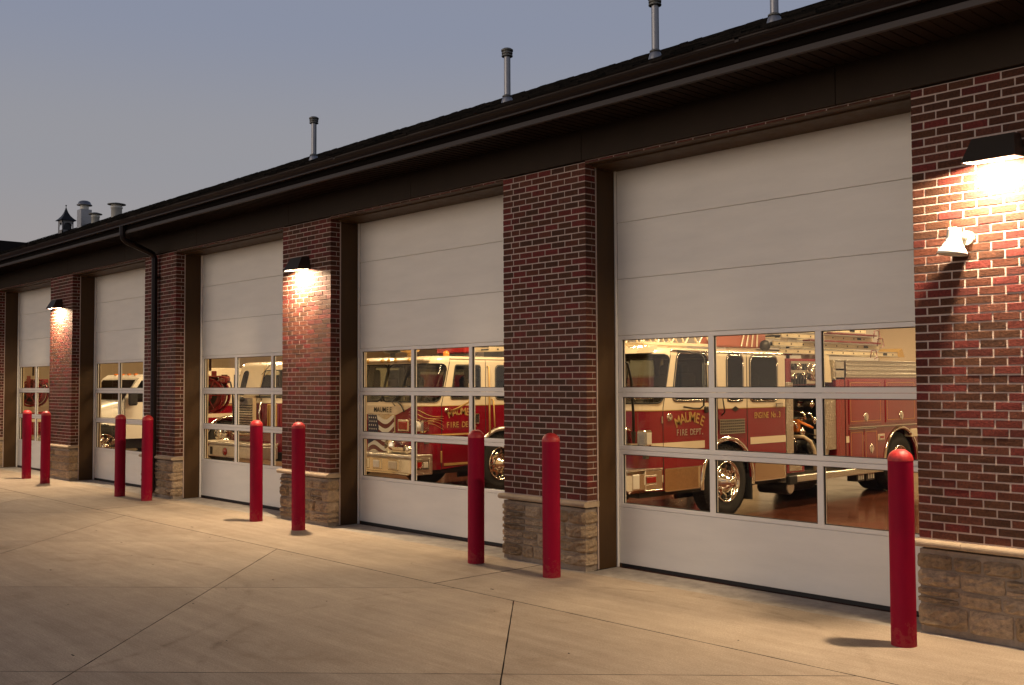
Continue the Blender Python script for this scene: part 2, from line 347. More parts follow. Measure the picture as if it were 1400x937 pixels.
def fixn(me):
    import bmesh
    bm = bmesh.new(); bm.from_mesh(me); bmesh.ops.recalc_face_normals(bm, faces=bm.faces); bm.to_mesh(me); bm.free()
def obj(name, me, parent=None, loc=None, label=None, kind=None, cat=None, group=None, rot=None):
    if me is not None and not me.get('fx'):
        fixn(me); me['fx'] = 1
    o = bpy.data.objects.new(name, me); COL.objects.link(o)
    if parent: o.parent = parent
    if loc is not None: o.location = loc
    if rot is not None: o.rotation_euler = rot
    if label: o['label'] = label
    if kind: o['kind'] = kind
    if cat: o['category'] = cat
    if group: o['group'] = group
    return o
def thing(name, label, cat, loc=(0, 0, 0), group=None, rot=None):
    return obj(name, None, None, loc, label, None, cat, group, rot)
def copy_tree(o, parent=None):
    c = o.copy(); COL.objects.link(c)
    if parent: c.parent = parent
    for ch in [x for x in KIDS(o)]: copy_tree(ch, c)
    return c
def KIDS(o): return [x for x in bpy.data.objects if x.parent == o]

_txt = {}
def text_geo(ch, ext=.0):
    if (ch, ext) in _txt: return _txt[ch, ext]
    cu = bpy.data.curves.new('t', 'FONT'); cu.body = ch; cu.size = 1; cu.extrude = ext; cu.align_x = 'CENTER'; cu.resolution_u = 3; cu.offset = .014
    o = bpy.data.objects.new('t', cu); COL.objects.link(o)
    bpy.context.view_layer.update()
    me = o.evaluated_get(bpy.context.evaluated_depsgraph_get()).to_mesh()
    r = ([tuple(v.co) for v in me.vertices], [tuple(p.vertices) for p in me.polygons])
    bpy.data.objects.remove(o); bpy.data.curves.remove(cu)
    _txt[ch, ext] = r; return r

# ================================================================== GROUND
def clip(poly, a, b, c):  # keep a*x+b*y <= c
    o = []
    for i in range(len(poly)):
        p, q = poly[i], poly[(i+1) % len(poly)]; dp = a*p[0]+b*p[1]-c; dq = a*q[0]+b*q[1]-c
        if dp <= 0: o.append(p)
        if (dp < 0 < dq) or (dq < 0 < dp):
            t = dp/(dp-dq); o.append((p[0]+t*(q[0]-p[0]), p[1]+t*(q[1]-p[1])))
    return o
g = MB(); g.add([(-400, -400, -.014), (400, -400, -.014), (400, 400, -.014), (-400, 400, -.014)], [(0, 1, 2, 3)], JOINT)
ground = g.build('ground', kind='structure')
g = MB(); g.add([(-300, -300, -.01), (300, -300, -.01), (300, -40.2, -.01), (-300, -40.2, -.01)], [(0, 1, 2, 3)], CONC)
g.build('far_pavement', kind='structure')
pav = obj('pavement', MB().box(-44, 14, -40, .44, -.2, -.016, CONC).mesh('pavement'), kind='structure')
J = .0045
def slab(poly, j=J):
    if len(poly) < 3: return
    A = sum(poly[i][0]*poly[(i+1) % len(poly)][1]-poly[(i+1) % len(poly)][0]*poly[i][1] for i in range(len(poly)))/2
    if abs(A) < .02: return
    if A < 0: poly = poly[::-1]
    # inset convex polygon by j
    P = poly
    for i in range(len(poly)):
        p, q = poly[i], poly[(i+1) % len(poly)]; dx, dy = q[0]-p[0], q[1]-p[1]; L = math.hypot(dx, dy)
        if L < 1e-6: continue
        nx, ny = dy/L, -dx/L
        P = clip(P, nx, ny, nx*p[0]+ny*p[1]-j)
        if len(P) < 3: return
    # subdivide edges lightly for worn edges
    R = []
    for i in range(len(P)):
        p, q = P[i], P[(i+1) % len(P)]; L = math.hypot(q[0]-p[0], q[1]-p[1]); n = max(1, min(40, int(L/.12)))
        for k in range(n):
            t = k/n; R.append((p[0]+(q[0]-p[0])*t+random.uniform(-.0022, .0022)*(k > 0), p[1]+(q[1]-p[1])*t+random.uniform(-.0022, .0022)*(k > 0)))
    cx = sum(p[0] for p in R)/len(R); cy = sum(p[1] for p in R)/len(R)
    b = MB(); n = len(R)
    b.add([(x-cx, y-cy, 0) for x, y in R], [tuple(range(n))], CONC)
    b.add([(x-cx, y-cy, 0) for x, y in R]+[(x-cx, y-cy, -.012) for x, y in R], [(i, (i+1) % n, n+(i+1) % n, n+i) for i in range(n)], JOINT)
    b.m[0] = 0
    b.build('concrete_slab', pav, loc=(cx, cy, 0))
YJ = -1.54
us = [-8.48+4.2*k for k in range(-7, 9)]; us[7] = -8.48; us[6] = -12.65; us[5] = -17.15
vs_ = [-2.03+4.2*k for k in range(-7, 12)]
BIG = [(-44, -40), (14, -40), (14, YJ), (-44, YJ)]
usx = [-99]+us+[99]; vsx = [-99]+vs_+[99]
for i in range(len(usx)-1):
    for j in range(len(vsx)-1):
        p = clip(clip(clip(clip(BIG, -1, -1, -usx[i]), 1, 1, usx[i+1]), -1, 1, -vsx[j]), 1, -1, vsx[j+1])
        if len(p) > 2: slab(p)
xs = [-44]+[-8.1-8.6*k for k in range(3, -1, -1)]+[.5, 9, 14]
for a, b_ in zip(xs, xs[1:]): slab([(a, YJ), (b_, YJ), (b_, -.03), (a, -.03)], J*1.9)
# apron strip along the doors
for k in range(-1, 6):
    x1 = -7.448-4.877*k
    b = MB(); n = 30; top = [(x1+3.6-3.6*i/n, -.03+random.uniform(-.014, .004), .0) for i in range(n+1)]
    vs2 = [(x1, .46, .0), (x1+3.6, .46, .0)]+top
    b.add([(x-x1, y, z-.002) for x, y, z in vs2], [tuple(range(len(vs2)))], APRON)
    b.build('apron_strip', pav, loc=(x1, 0, 0))
for k in range(-1, 7):   # mortar bed in front of each pier
    x1 = -7.448-4.877*k
    b = MB(); n = 16; top = [(1.285*i/n, -.058+random.uniform(-.012, .008), .004) for i in range(n+1)]
    vs2 = [(1.285, .1, .005)]+[(0, .1, .005)]+top
    b.add(vs2+[(x, y-.01, 0) for x, y, z in vs2], [tuple(range(len(vs2)))]+[(i, (i+1) % len(vs2), len(vs2)+(i+1) % len(vs2), len(vs2)+i) for i in range(len(vs2))], APRON)
    b.build('mortar_bed', pav, loc=(x1-1.285, 0, 0))

# ================================================================== FIRE STATION
ST = thing('fire_station', 'long red brick fire station with stone pier bases and a dark overhanging roof', 'building', (0, 0, 0))
C = .06773; JN = .0118; ZC = .736; NC = 53; PW = 1.285; PD = .155; ZT = ZC+NC*C
_bm = {}
def brick_mesh(w, d):
    key = (round(w, 3), round(d, 3)); L = _bm.setdefault(key, [])
    if len(L) < 5:
        b = MB(); h = C-JN; rn = lambda: random.uniform(-.0012, .0012)
        b.box(0, w, 0, d, 0, h, BRICK, .0025)
        b.v = [(x+rn(), y+rn(), z+rn()) for x, y, z in b.v]
        L.append(b.mesh('brick'))
    return random.choice(L)
ALLB = []   # (px size, x,y,z,w,d)
PIERS = []
for k in range(-1, 7):
    x1 = -7.448-4.877*(k-0); x0 = x1-PW
    # k=-1 is the right pier
    P = obj('brick_pier', MB().box(x0+.002, x1-.002, -.0005, PD, ZC-.02, ZT+.0, MORTAR).mesh('brick_pier'), ST)
    PIERS.append((k, x0, x1, P))
    for c in range(NC):
        z = ZC+c*C+JN*.5; even = (c % 2 == 0)
        # widths from the anchored corner
        if k == -1:
            if even: ws = [.1016-JN]+[.2032-JN]*5; rem = PW-(.1016+.2032*5)
            else: ws = [.2032-JN]*6; rem = PW-.2032*6
            if rem > .12: ws.append(rem-JN)
            else: ws[-1] += rem
        else:
            if even: ws = [.1016-JN]+[.2032-JN]*5+[PW-.1016-1.016-JN]
            else: ws = [.2032-JN]*5+[.137-JN, .137-JN]
        x = 0
        ws[0] += JN*.5; ws[-1] += JN*.5
        for i, w in enumerate(ws):
            a = x; x += w+JN
            X = x0+a if k == -1 else x1-a-w
            corner = (i == 0 and k != -1) or (i == len(ws)-1 and k == -1)
            jx = .004 if corner else 0
            d = .0925 if not (corner and even) else PD-.003
            dep = .731*(-X)+.682*8.0
            sz = (1415/dep)**2*w*C
            ALLB.append((k == -1 or k == 0, sz, k, P, X+(0 if not corner else 0), -.0026-abs(random.gauss(0, .0012)), z, w+jx, d, corner))
        if not even:   # return piece beside the stretcher corner brick
            ALLB.append((False, 1, k, P, x1-.09, .0925+JN-.004, z, .094, PD-.0925-JN, True))
ALLB.sort(key=lambda t: -t[1])
vis = [t for t in ALLB if t[2] in (-1, 0) and (t[2] == 0 or t[4] < -3.0)]
indiv = set(id(t) for t in vis[:300])
stuff = MB()
for t in ALLB:
    if id(t) in indiv:
        obj('brick', brick_mesh(t[7], t[8]), t[3], (t[4], t[5], t[6]))
    else:
        if t[2] == 0 or t[2] == -1: stuff.box(t[4], t[4]+t[7], t[5], t[5]+t[8], t[6], t[6]+C-JN, BRICK, .0025)
        else: stuff.box(t[4], t[4]+t[7], t[5], t[5]+t[8], t[6], t[6]+C-JN, BRICK)
# thin course of brick carried over each door by the lintel angle
for k in range(-1, 6):
    x1 = -7.448-4.877*k; n = int(3.592/.2032)
    for i in range(n+1):
        a = x1+i*.2032; b_ = min(x1+3.592, a+.2032-JN)
        if b_-a > .03: stuff.box(a, b_, -.001, .09, ZT-.013, ZT+.004, BRICK)
stuff.build('brickwork', ST, kind='stuff')
lm = MB()
for k in range(-1, 6):
    x1 = -7.448-4.877*k
    lm.box(x1, x1+3.592, .001, .088, ZT-.014, ZT+.02, MORTAR)
    lm.box(x1, x1+3.592, -.006, .10, ZT-.024, ZT-.0145, BROWN)
lm.build('lintel_course', ST)

def rough_box(sx, sy, sz, seed, amp=.012, m=None, nx=7, ny=2, nz=5):
    rnd = random.Random(seed); n = (nx, ny, nz); S = (sx, sy, sz); V = {}; vs = []; fs = []
    def vid(i, j, k):
        if (i, j, k) in V: return V[i, j, k]
        t = (i/nx, j/ny, k/nz); p = []
        edges = sum(1 for q in t if q in (0, 1))
        for a in range(3):
            q = t[a]*S[a]
            if t[a] in (0, 1):
                sg = -1 if t[a] == 0 else 1
                if edges == 1: q += sg*(amp*.9+rnd.uniform(-amp, amp)*.8)
                elif edges == 2: q -= sg*rnd.uniform(0, amp*.6)
                else: q -= sg*amp*.7
            else: q += rnd.uniform(-.1, .1)*S[a]/n[a]
            p.append(q)
        if t[1] == 0 and 0 < t[0] < 1 and 0 < t[2] < 1: p[1] -= rnd.uniform(0, amp*1.3)
        V[i, j, k] = len(vs); vs.append(p); return V[i, j, k]
    for i in range(nx):
        for k in range(nz):
            for j in (0, ny): fs.append((vid(i, j, k), vid(i+1, j, k), vid(i+1, j, k+1), vid(i, j, k+1)))
    for j in range(ny):
        for k in range(nz):
            for i in (0, nx): fs.append((vid(i, j, k), vid(i, j+1, k), vid(i, j+1, k+1), vid(i, j, k+1)))
    for i in range(nx):
        for j in range(ny):
            for k in (0, nz): fs.append((vid(i, j, k), vid(i+1, j, k), vid(i+1, j+1, k), vid(i, j+1, k)))
    b = MB(); b.add(vs, fs, m or STONE); return b.mesh('stone')
for k, x0, x1, P in PIERS:
    rnd = random.Random(50+k)
    obj('stone_backing', MB().box(x0+.012, x1-.012, -.022, PD+.0, .0, ZC-.08, SMORT).mesh('stone_backing'), P)
    hs = [.155, .125, .165, .135] if k != 0 else [.14, .15, .15, .14]
    rnd.shuffle(hs)
    if k == -1: hs = [.19, .125, .14, .125]
    z = .045
    for h in hs:
        x = x0-.012
        while x < x1-.01:
            w = rnd.uniform(.16, .42)
            if k == -1 and z < .1 and x < x0+.01: w = .40
            if x1+.012-(x+w) < .14: w = x1+.012-x
            splits = [(z, h)] if rnd.random() < .8 or w < .22 else [(z, h*.45), (z+h*.45, h*.55)]
            for zz, hh in splits:
                obj('stone', rough_box(w-.010, PD+.035-.004, hh-.010, rnd.random(), .010 if rnd.random() < .6 else .016), P, (x+.005, -.034, zz+.005))
            x += w
        z += h
    # limestone cap, two or three lengths with a bullnose
    xs_ = [x0-.03, x0+.17, x0+.87, x1+.03] if k == 0 else [x0-.03, x0+.36, x1+.03]
    zt = ZC-.006; zb = .672
    prof = [(PD+.002, zb), (-.035, zb)]+[(-.045-.036*sin(pi*q/8), (zb+zt)/2-(zt-zb)/2*cos(pi*q/8)) for q in range(0, 9)]+[(PD+.002, zt)]
    for a, b_ in zip(xs_, xs_[1:]):
        obj('stone_cap', MB().prism([(y, zz) for y, zz in prof], 'x', 0, b_-a-.004, LIME).mesh('stone_cap'), P, (a, 0, 0))
    # brown steel jamb lining behind the brick return
    jb = MB().box(x0+.09, x1-.006, PD+.004, .60, 0.003, ZT-C+.02, BROWN).box(x1-.0055, x1+.010, PD-.006, PD+.010, .01, ZT-C+.02, MORTAR)
    jb.build('door_jamb', P)
# wall above the doors, hidden behind frieze, and recess soffits
wl = MB().box(-33, 1.5, .07, .55, ZT+.004, 4.9, WALLI)
wl.build('header_wall', ST)
rs = MB()
for k in range(-1, 6):
    x1 = -7.448-4.877*k; rs.box(x1-.003, x1+3.592, .10, .60, ZT-.04, ZT-.002, BROWN)
rs.build('recess_soffit', ST)
obj('end_wall', MB().box(-34, -30.0-7.448+7.448-0.0-6.6, .0, .3, 0, 4.9, MORTAR).mesh('end_wall'), ST)

# frieze boards
xf = [-34.2+0]; x = -4.501
seams = sorted([x-2.966*i for i in range(0, 10)]+[x+2.966, x+2.966*2])
for a, b_ in zip(seams, seams[1:]):
    obj('frieze_board', MB().box(0, b_-a-.005, -.036, -.006+.07, ZT+.012, 4.69, FRIEZE, .002).mesh('frieze_board'), ST, (a, 0, 0))
# soffit panels between wall and fascia, each ribbed
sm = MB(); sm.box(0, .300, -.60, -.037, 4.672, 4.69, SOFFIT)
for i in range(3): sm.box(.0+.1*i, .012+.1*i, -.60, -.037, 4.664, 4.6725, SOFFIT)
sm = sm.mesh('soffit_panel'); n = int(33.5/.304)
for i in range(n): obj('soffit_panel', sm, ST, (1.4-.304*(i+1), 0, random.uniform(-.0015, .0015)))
fa = MB().box(-60, 1.4, -.625, -.605, 4.66, 4.90, SHAD)
fa.box(-60, 1.4, -.640, -.60, 4.646, 4.697, LIP, .002)
fa.build('fascia', ST)
# gutter: K profile
gp = [(-.635, 4.772), (-.700, 4.772), (-.706, 4.778), (-.706, 4.792), (-.722, 4.822), (-.742, 4.846), (-.746, 4.858), (-.752, 4.862), (-.752, 4.880), (-.742, 4.884), (-.742, 4.868), (-.72, 4.85), (-.698, 4.79), (-.643, 4.784), (-.643, 4.87), (-.635, 4.87)]
def strip_x(prof, x0, x1, m, closed=True):
    b = MB(); n = len(prof); b.add([(x0, y, z) for y, z in prof]+[(x1, y, z) for y, z in prof], [(i, (i+1) % n, n+(i+1) % n, n+i) for i in range(n)]+[tuple(range(n)), tuple(range(n, 2*n))], m); return b
gl = [1.4, -5.0, -11.1, -17.2, -24, -31, -38, -46, -60]
for a, b_ in zip(gl, gl[1:]):
    gb = strip_x(gp, b_+.002, a, GUTTER)
    gb.box(b_-.02, b_+.02, -.7545, -.752, 4.84, 4.888, LIP)
    gb.box(b_+.002, a, -.7545, -.7515, 4.861, 4.8845, LIP); gb.box(b_+.002, a, -.7085, -.7055, 4.776, 4.781, LIP)
    gb.build('gutter', ST)
# downspout with its two elbows and straps
xd = -17.90
ds = MB()
def sqtube(pts, w, m, mb):
    pts = [Vector(p) for p in pts]; vs = []; fs = []
    for i, p in enumerate(pts):
        d = (pts[min(i+1, len(pts)-1)]-pts[max(i-1, 0)]).normalized(); u = Vector((1, 0, 0)); q = d.cross(u).normalized()
        c = .35
        for a, b2 in ((1, c), (c, 1), (-c, 1), (-1, c), (-1, -c), (-c, -1), (c, -1), (1, -c)): vs.append(p+u*a*w*.5+q*b2*w*.5)
    for i in range(len(pts)-1):
        for k in range(8): fs.append((i*8+k, i*8+(k+1) % 8, (i+1)*8+(k+1) % 8, (i+1)*8+k))
    mb.add(vs, fs, m)
sqtube([(xd, -.675, 4.78), (xd, -.675, 4.62), (xd, -.66, 4.56), (xd, -.61, 4.51), (xd, -.20, 4.36), (xd, -.12, 4.32), (xd, -.085, 4.25), (xd, -.08, .72), (xd, -.10, .60), (xd, -.10, .10), (xd, -.17, .05)], .10, GUTTER, ds)
for z in (3.9, 2.4, 1.0): ds.box(xd-.085, xd+.085, -.032, -.02, z, z+.03, GUTTER)
ds.build('downspout', ST)
# roof deck and shingles
SLP = .42
def rz(y): return 4.872+SLP*(y+.78)
rf = MB()
rf.add([(1.6, -.72, 4.885), (-62, -.72, 4.885), (-62, 9, rz(9)-.03), (1.6, 9, rz(9)-.03), (1.6, 18.7, 4.885), (-62, 18.7, 4.885)], [(0, 1, 2, 3), (3, 2, 5, 4)], SHING)
rf.add([(1.6, -.6, 4.70), (1.6, 18.6, 4.70), (1.6, 9, rz(9)-.06)], [(0, 1, 2)], FRIEZE)
rf.build('roof', ST)
sh = MB(); rnd = random.Random(5)
def shingle(x, y, w, t):
    # a tab lying on the slope, thick lower edge
    y2 = y+.20; z1 = rz(y); z2 = rz(y2)
    vs = [(x, y, z1), (x+w, y, z1), (x+w, y, z1+t), (x, y, z1+t), (x, y2, z2-.004), (x+w, y2, z2-.004)]
    sh.add(vs, [(0, 1, 2, 3), (3, 2, 5, 4), (0, 3, 4), (1, 5, 2)], SHING)
for r_ in range(68):
    y = -.775+r_*.143
    if y > 8.9: break
    x = 1.5
    far = -36
    while x > far:
        w = rnd.uniform(.13, .34)
        if rnd.random() < .72 or r_ == 0: shingle(x-w, y+rnd.uniform(-.006, .006), w-.004, rnd.choice((.012, .019, .026)))
        x -= w
x = 1.5
while x > -60:      # ridge caps
    w = .18; t = rnd.uniform(.0, .02)
    sh.add([(x-w, 8.82, rz(8.82)+t), (x, 8.82, rz(8.82)+t), (x, 9, rz(9)+.02+t), (x-w, 9, rz(9)+.02+t), (x, 9.2, rz(8.82)), (x-w, 9.2, rz(8.82))], [(0, 1, 2, 3), (3, 2, 4, 5)], SHING); x -= w
sh.build('shingle', ST, kind='stuff')

# cross wing at the far left: gable roof whose ridge runs towards the viewer
wing = thing('station_wing', 'dark shingled cross wing roof joining the long station roof at its far left end', 'building', (-36, 3, 0))
YW0, YW1 = -6.0, 3.6
WX, WZ, HW = -36.0, 6.745, 4.75
wr = MB()
E_ = (WZ-4.75)/HW
wr.add([(WX, YW0, WZ), (WX, YW1, WZ), (WX+HW, YW0, 4.75), (WX+HW, -.8, 4.75), (WX+(WZ-rz(YW1))/E_ if False else WX, YW1, WZ), (WX-HW, YW0, 4.75), (WX-HW, YW1, 4.75)], [(0, 1, 3, 2), (0, 5, 6, 1)], SHING)
wr.v = [(x+36, y-3, z) for x, y, z in wr.v]
wr.build('roof', wing)
ww = MB().box(WX-HW+.6+36, WX+HW-.9+36, YW0+.6-3, YW0+.9-3, 0, 4.7, MORTAR).box(WX+HW-1.2+36, WX+HW-.9+36, YW0+.9-3, -3.1, 0, 4.7, MORTAR)
ww.prism([(WX+36-HW+.6, 4.70), (WX+36+HW-.6, 4.70), (WX+36, WZ-.3)], 'y', YW0+.6-3, YW0+.8-3, FRIEZE)
ww.build('wall', wing)

# ------------------------------------------------------------------ overhead doors
def door_parts(L, parent_k):
    D = obj('overhead_door', MB().box(-.0, 3.67, .545, .56, .03, .05, RUBBER).mesh('overhead_door'), ST, (L, 0, 0))
    return D
H0, H1 = .49, .545
SEC = [(.040, .6385), (2.489, 3.0985), (3.1015, 3.7165), (3.7195, 4.327)]
pan = []
for z0, z1 in SEC:
    b = MB(); b.box(.012, 3.67, H0, H1, 0, z1-z0, DOORW, .004)
    pan.append(b.mesh('panel'))
seal = MB().box(.03, 3.67, .497, .535, -.001, .046, RUBBER, .004).mesh('bottom_seal')
gz = [(.682, 1.209), (1.304, 1.824), (1.927, 2.442)]; sz = [(.6415, 1.255), (1.258, 1.8735), (1.8765, 2.486)]
px = [(.069, 1.205), (1.27, 2.40), (2.465, 3.60)]
fr_me = []
for (s0, s1), (g0, g1) in zip(sz, gz):
    b = MB(); xe = [.012]+[v for p_ in px for v in p_]+[3.67]
    b.box(.012, 3.67, H0, H1, s0, g0, TRIMW, .003).box(.012, 3.67, H0, H1, g1, s1, TRIMW, .003)
    for i in range(0, 8, 2): b.box(xe[i], xe[i+1], H0+.001, H1-.001, g0-.002, g1+.002, TRIMW, .003)
    for a, c_ in px:   # black glazing gasket
        for q in ((a, a+.007, g0, g1), (c_-.007, c_, g0, g1), (a, c_, g0, g0+.007), (a, c_, g1-.007, g1)):
            b.box(q[0]-.001, q[1]+.001, H0+.012, H0+.028, q[2], q[3], RUBBER)
    fr_me.append(b.mesh('glazed_section'))
pane_me = {}
for i, (a, c_) in enumerate(px):
    for j, (g0, g1) in enumerate(gz):
        pane_me[i, j] = MB().add([(a+.002, H0+.02, g0+.002), (c_-.002, H0+.02, g0+.002), (c_-.002, H0+.02, g1-.002), (a+.002, H0+.02, g1-.002)], [(0, 1, 2, 3)], GLASS)
        b = MB(); b.add([(a+.002, H0+.02, g0+.002), (c_-.002, H0+.02, g0+.002), (c_-.002, H0+.02, g1-.002), (a+.002, H0+.02, g1-.002)], [(0, 1, 2, 3)], GLASS)
        pane_me[i, j] = b.mesh('pane')
stop_me = MB().box(-.004, .016, H0-.032, H0-.002, .0, 4.33, TRIMW, .003).box(-.004, 3.60, H0-.032, H0-.002, 4.312, 4.330, TRIMW, .003).mesh('door_stop')
for k in range(-1, 6):
    L = -7.448-4.877*k
    D = obj('overhead_door', stop_me, ST, (L, 0, 0))
    for (z0, z1), me in zip(SEC, pan): obj('panel', me, D, (0, random.uniform(-.001, .001), z0))
    obj('bottom_seal', seal, D)
    for me in fr_me: obj('glazed_section', me, D, (0, random.uniform(-.001, .001), 0))
    for key, me in pane_me.items(): obj('pane', me, D, rot=(random.uniform(-.0008, .0008), 0, 0))

# ------------------------------------------------------------------ inside of the bays
g = MB(); g.add([(-34, .46, .0), (1.4, .46, .0), (1.4, 18, .0), (-34, 18, .0)], [(0, 1, 2, 3)], FLOORI)
g.build('bay_floor', kind='structure')
iw = MB().box(-34.2, 1.6, 18.0, 18.2, 0, 4.9, WALLI).box(1.4, 1.6, .56, 18, 0, 4.9, WALLI).box(-34.2, -34, .3, 18, 0, 4.9, WALLI)
for k, x0, x1, P in PIERS: iw.box(x0+.1, x1-.02, .601, .63, 0, 4.9, WALLI)
iw.build('bay_wall', ST)
MB().box(-34, 1.4, .56, 18, 4.62, 4.68, CEIL).build('bay_ceiling', ST)
rp_me = MB().box(0, 3.6, 0, .05, 0, .602, DOORW, .004).mesh('panel')
for k in range(-1, 6):
    L = -7.448-4.877*k
    D = obj('rear_door', MB().box(-.09, 0, 17.93, 17.998, 0, 4.3, TRIMW).box(3.6, 3.69, 17.93, 17.998, 0, 4.3, TRIMW).box(-.09, 3.69, 17.93, 17.998, 4.3, 4.38, TRIMW).mesh('rear_door'), ST, (L, 0, 0))
    for i in range(7): obj('panel', rp_me, D, (0, 17.94, .02+.608*i))
fx = MB().box(-.07, .07, -1.2, 1.2, 0, .06, CASTW, .01).box(-.012, .012, -1.16, 1.16, -.055, -.0, CASTW)
fx_me = fx.mesh('housing')
tb_me = MB().cyl((-.045, -1.15, -.03), (-.045, 1.15, -.03), .014, TUBE, 8).cyl((.045, -1.15, -.03), (.045, 1.15, -.03), .014, TUBE, 8).mesh('tube')
al = bpy.data.lights.new('tube_light', 'AREA'); al.shape = 'RECTANGLE'; al.size = .16; al.size_y = 2.3; al.energy = 190; al.color = (1, .72, .40)
where = {-1: 'right end', 0: 'first', 1: 'second', 2: 'third', 3: 'fourth', 4: 'fifth', 5: 'sixth'}
for k in range(-1, 6):
    for j, y in enumerate((3.2, 8.5, 14)):
        for dx in (-.0,):
            if k in (-1, 5) and j == 2: continue
            L = -7.448-4.877*k+1.8+dx+2.44
            t_ = thing('ceiling_light', 'warm strip light on the bay ceiling %s, %s bay from right' % (('just inside the street doors', 'halfway back', 'at the rear')[j], ('first', 'second', 'third', 'fourth', 'fifth', 'sixth', 'seventh')[k+1]), 'ceiling light', (L, y, 4.5), 'strip lights inside the bays, row %s' % ('by the street doors', 'in the middle', 'at the rear')[j])
            obj('housing', fx_me, t_); obj('tube', tb_me, t_)
            lo = bpy.data.objects.new('tube_light', al); COL.objects.link(lo); lo.parent = t_; lo.location = (0, 0, -.075)

exec_trucks = True
# ================================================================== TRUCKS
def wheel_mesh(r=.53, w=.30, front=True, n=44):
    """axis along +x, outer face at x=0"""
    b = MB()
    b.lathe((0, 0, 0), (-1, 0, 0), [(.015, .30), (-.0, .36), (-.004, .42), (.012, r-.05), (.035, r-.01), (.06, r), (w-.06, r), (w-.03, r-.012), (w, .4), (w, .28)], TYRE, n)
    for i in range(n):   # shoulder lugs
        a = 2*pi*i/n; da = pi/n*.62
        vs = []
        for aa in (a-da, a+da):
            for rr, xx in ((r-.045, .006), (r+.008, -.045), (r+.008, -w*.48), (r-.01, -w*.48)): vs.append((xx, rr*cos(aa), rr*sin(aa)))
        b.add(vs, [(0, 1, 5, 4), (1, 2, 6, 5), (0, 1, 2, 3), (4, 5, 6, 7)], TYRE)
    rim = MB()
    if front: pr = [(.012, .305), (-.008, .300), (-.008, .288), (.05, .272), (.085, .262), (.070, .20), (.045, .15), (.035, .145), (-.01, .12), (-.03, .105), (-.055, .09), (-.10, .075), (-.115, .045), (-.118, 0)]
    else: pr = [(.012, .305), (-.006, .300), (-.006, .286), (.12, .268), (.17, .25), (.175, .19), (.16, .14), (.08, .125), (.05, .11), (.0, .10), (-.02, .06), (-.022, 0)]
    rim.lathe((0, 0, 0), (-1, 0, 0), pr, CHROME, 36)
    rim.lathe((0, 0, 0), (-1, 0, 0), [(.083 if front else .169, .262), (.080 if front else .166, .252)], BLACK, 36)  # black ring painted in as the shadow inside the rim lip
    zf = -.052 if front else -.168
    for i in range(10):
        a = 2*pi*(i+.5)/10
        c_ = (zf, .225*cos(a), .225*sin(a)); rim.cyl((zf-.03, c_[1], c_[2]), (zf-.004, c_[1], c_[2]), .034, BLACK, 10)
        a = 2*pi*i/10; q = (zf, .163*cos(a), .163*sin(a)); rim.cyl((zf-.03, q[1], q[2]), (zf+.035, q[1], q[2]), .019, CHROME, 6, .011)
    return b.mesh('tyre'), rim.mesh('rim')
WF = wheel_mesh(front=True); WR = wheel_mesh(front=False)
def wheel(root, x, y, z, kind, side=1):
    h = MB().cyl((-.28*1, 0, 0), (-.12, 0, 0), .12, STEELG, 10).mesh('hub')
    o = obj('wheel', h, root, (x, y, z), rot=(random.random()*6, 0, 0 if side > 0 else pi))
    t, r_ = (WF if kind == 'f' else WR); obj('tyre', t, o); obj('rim', r_, o)
    return o

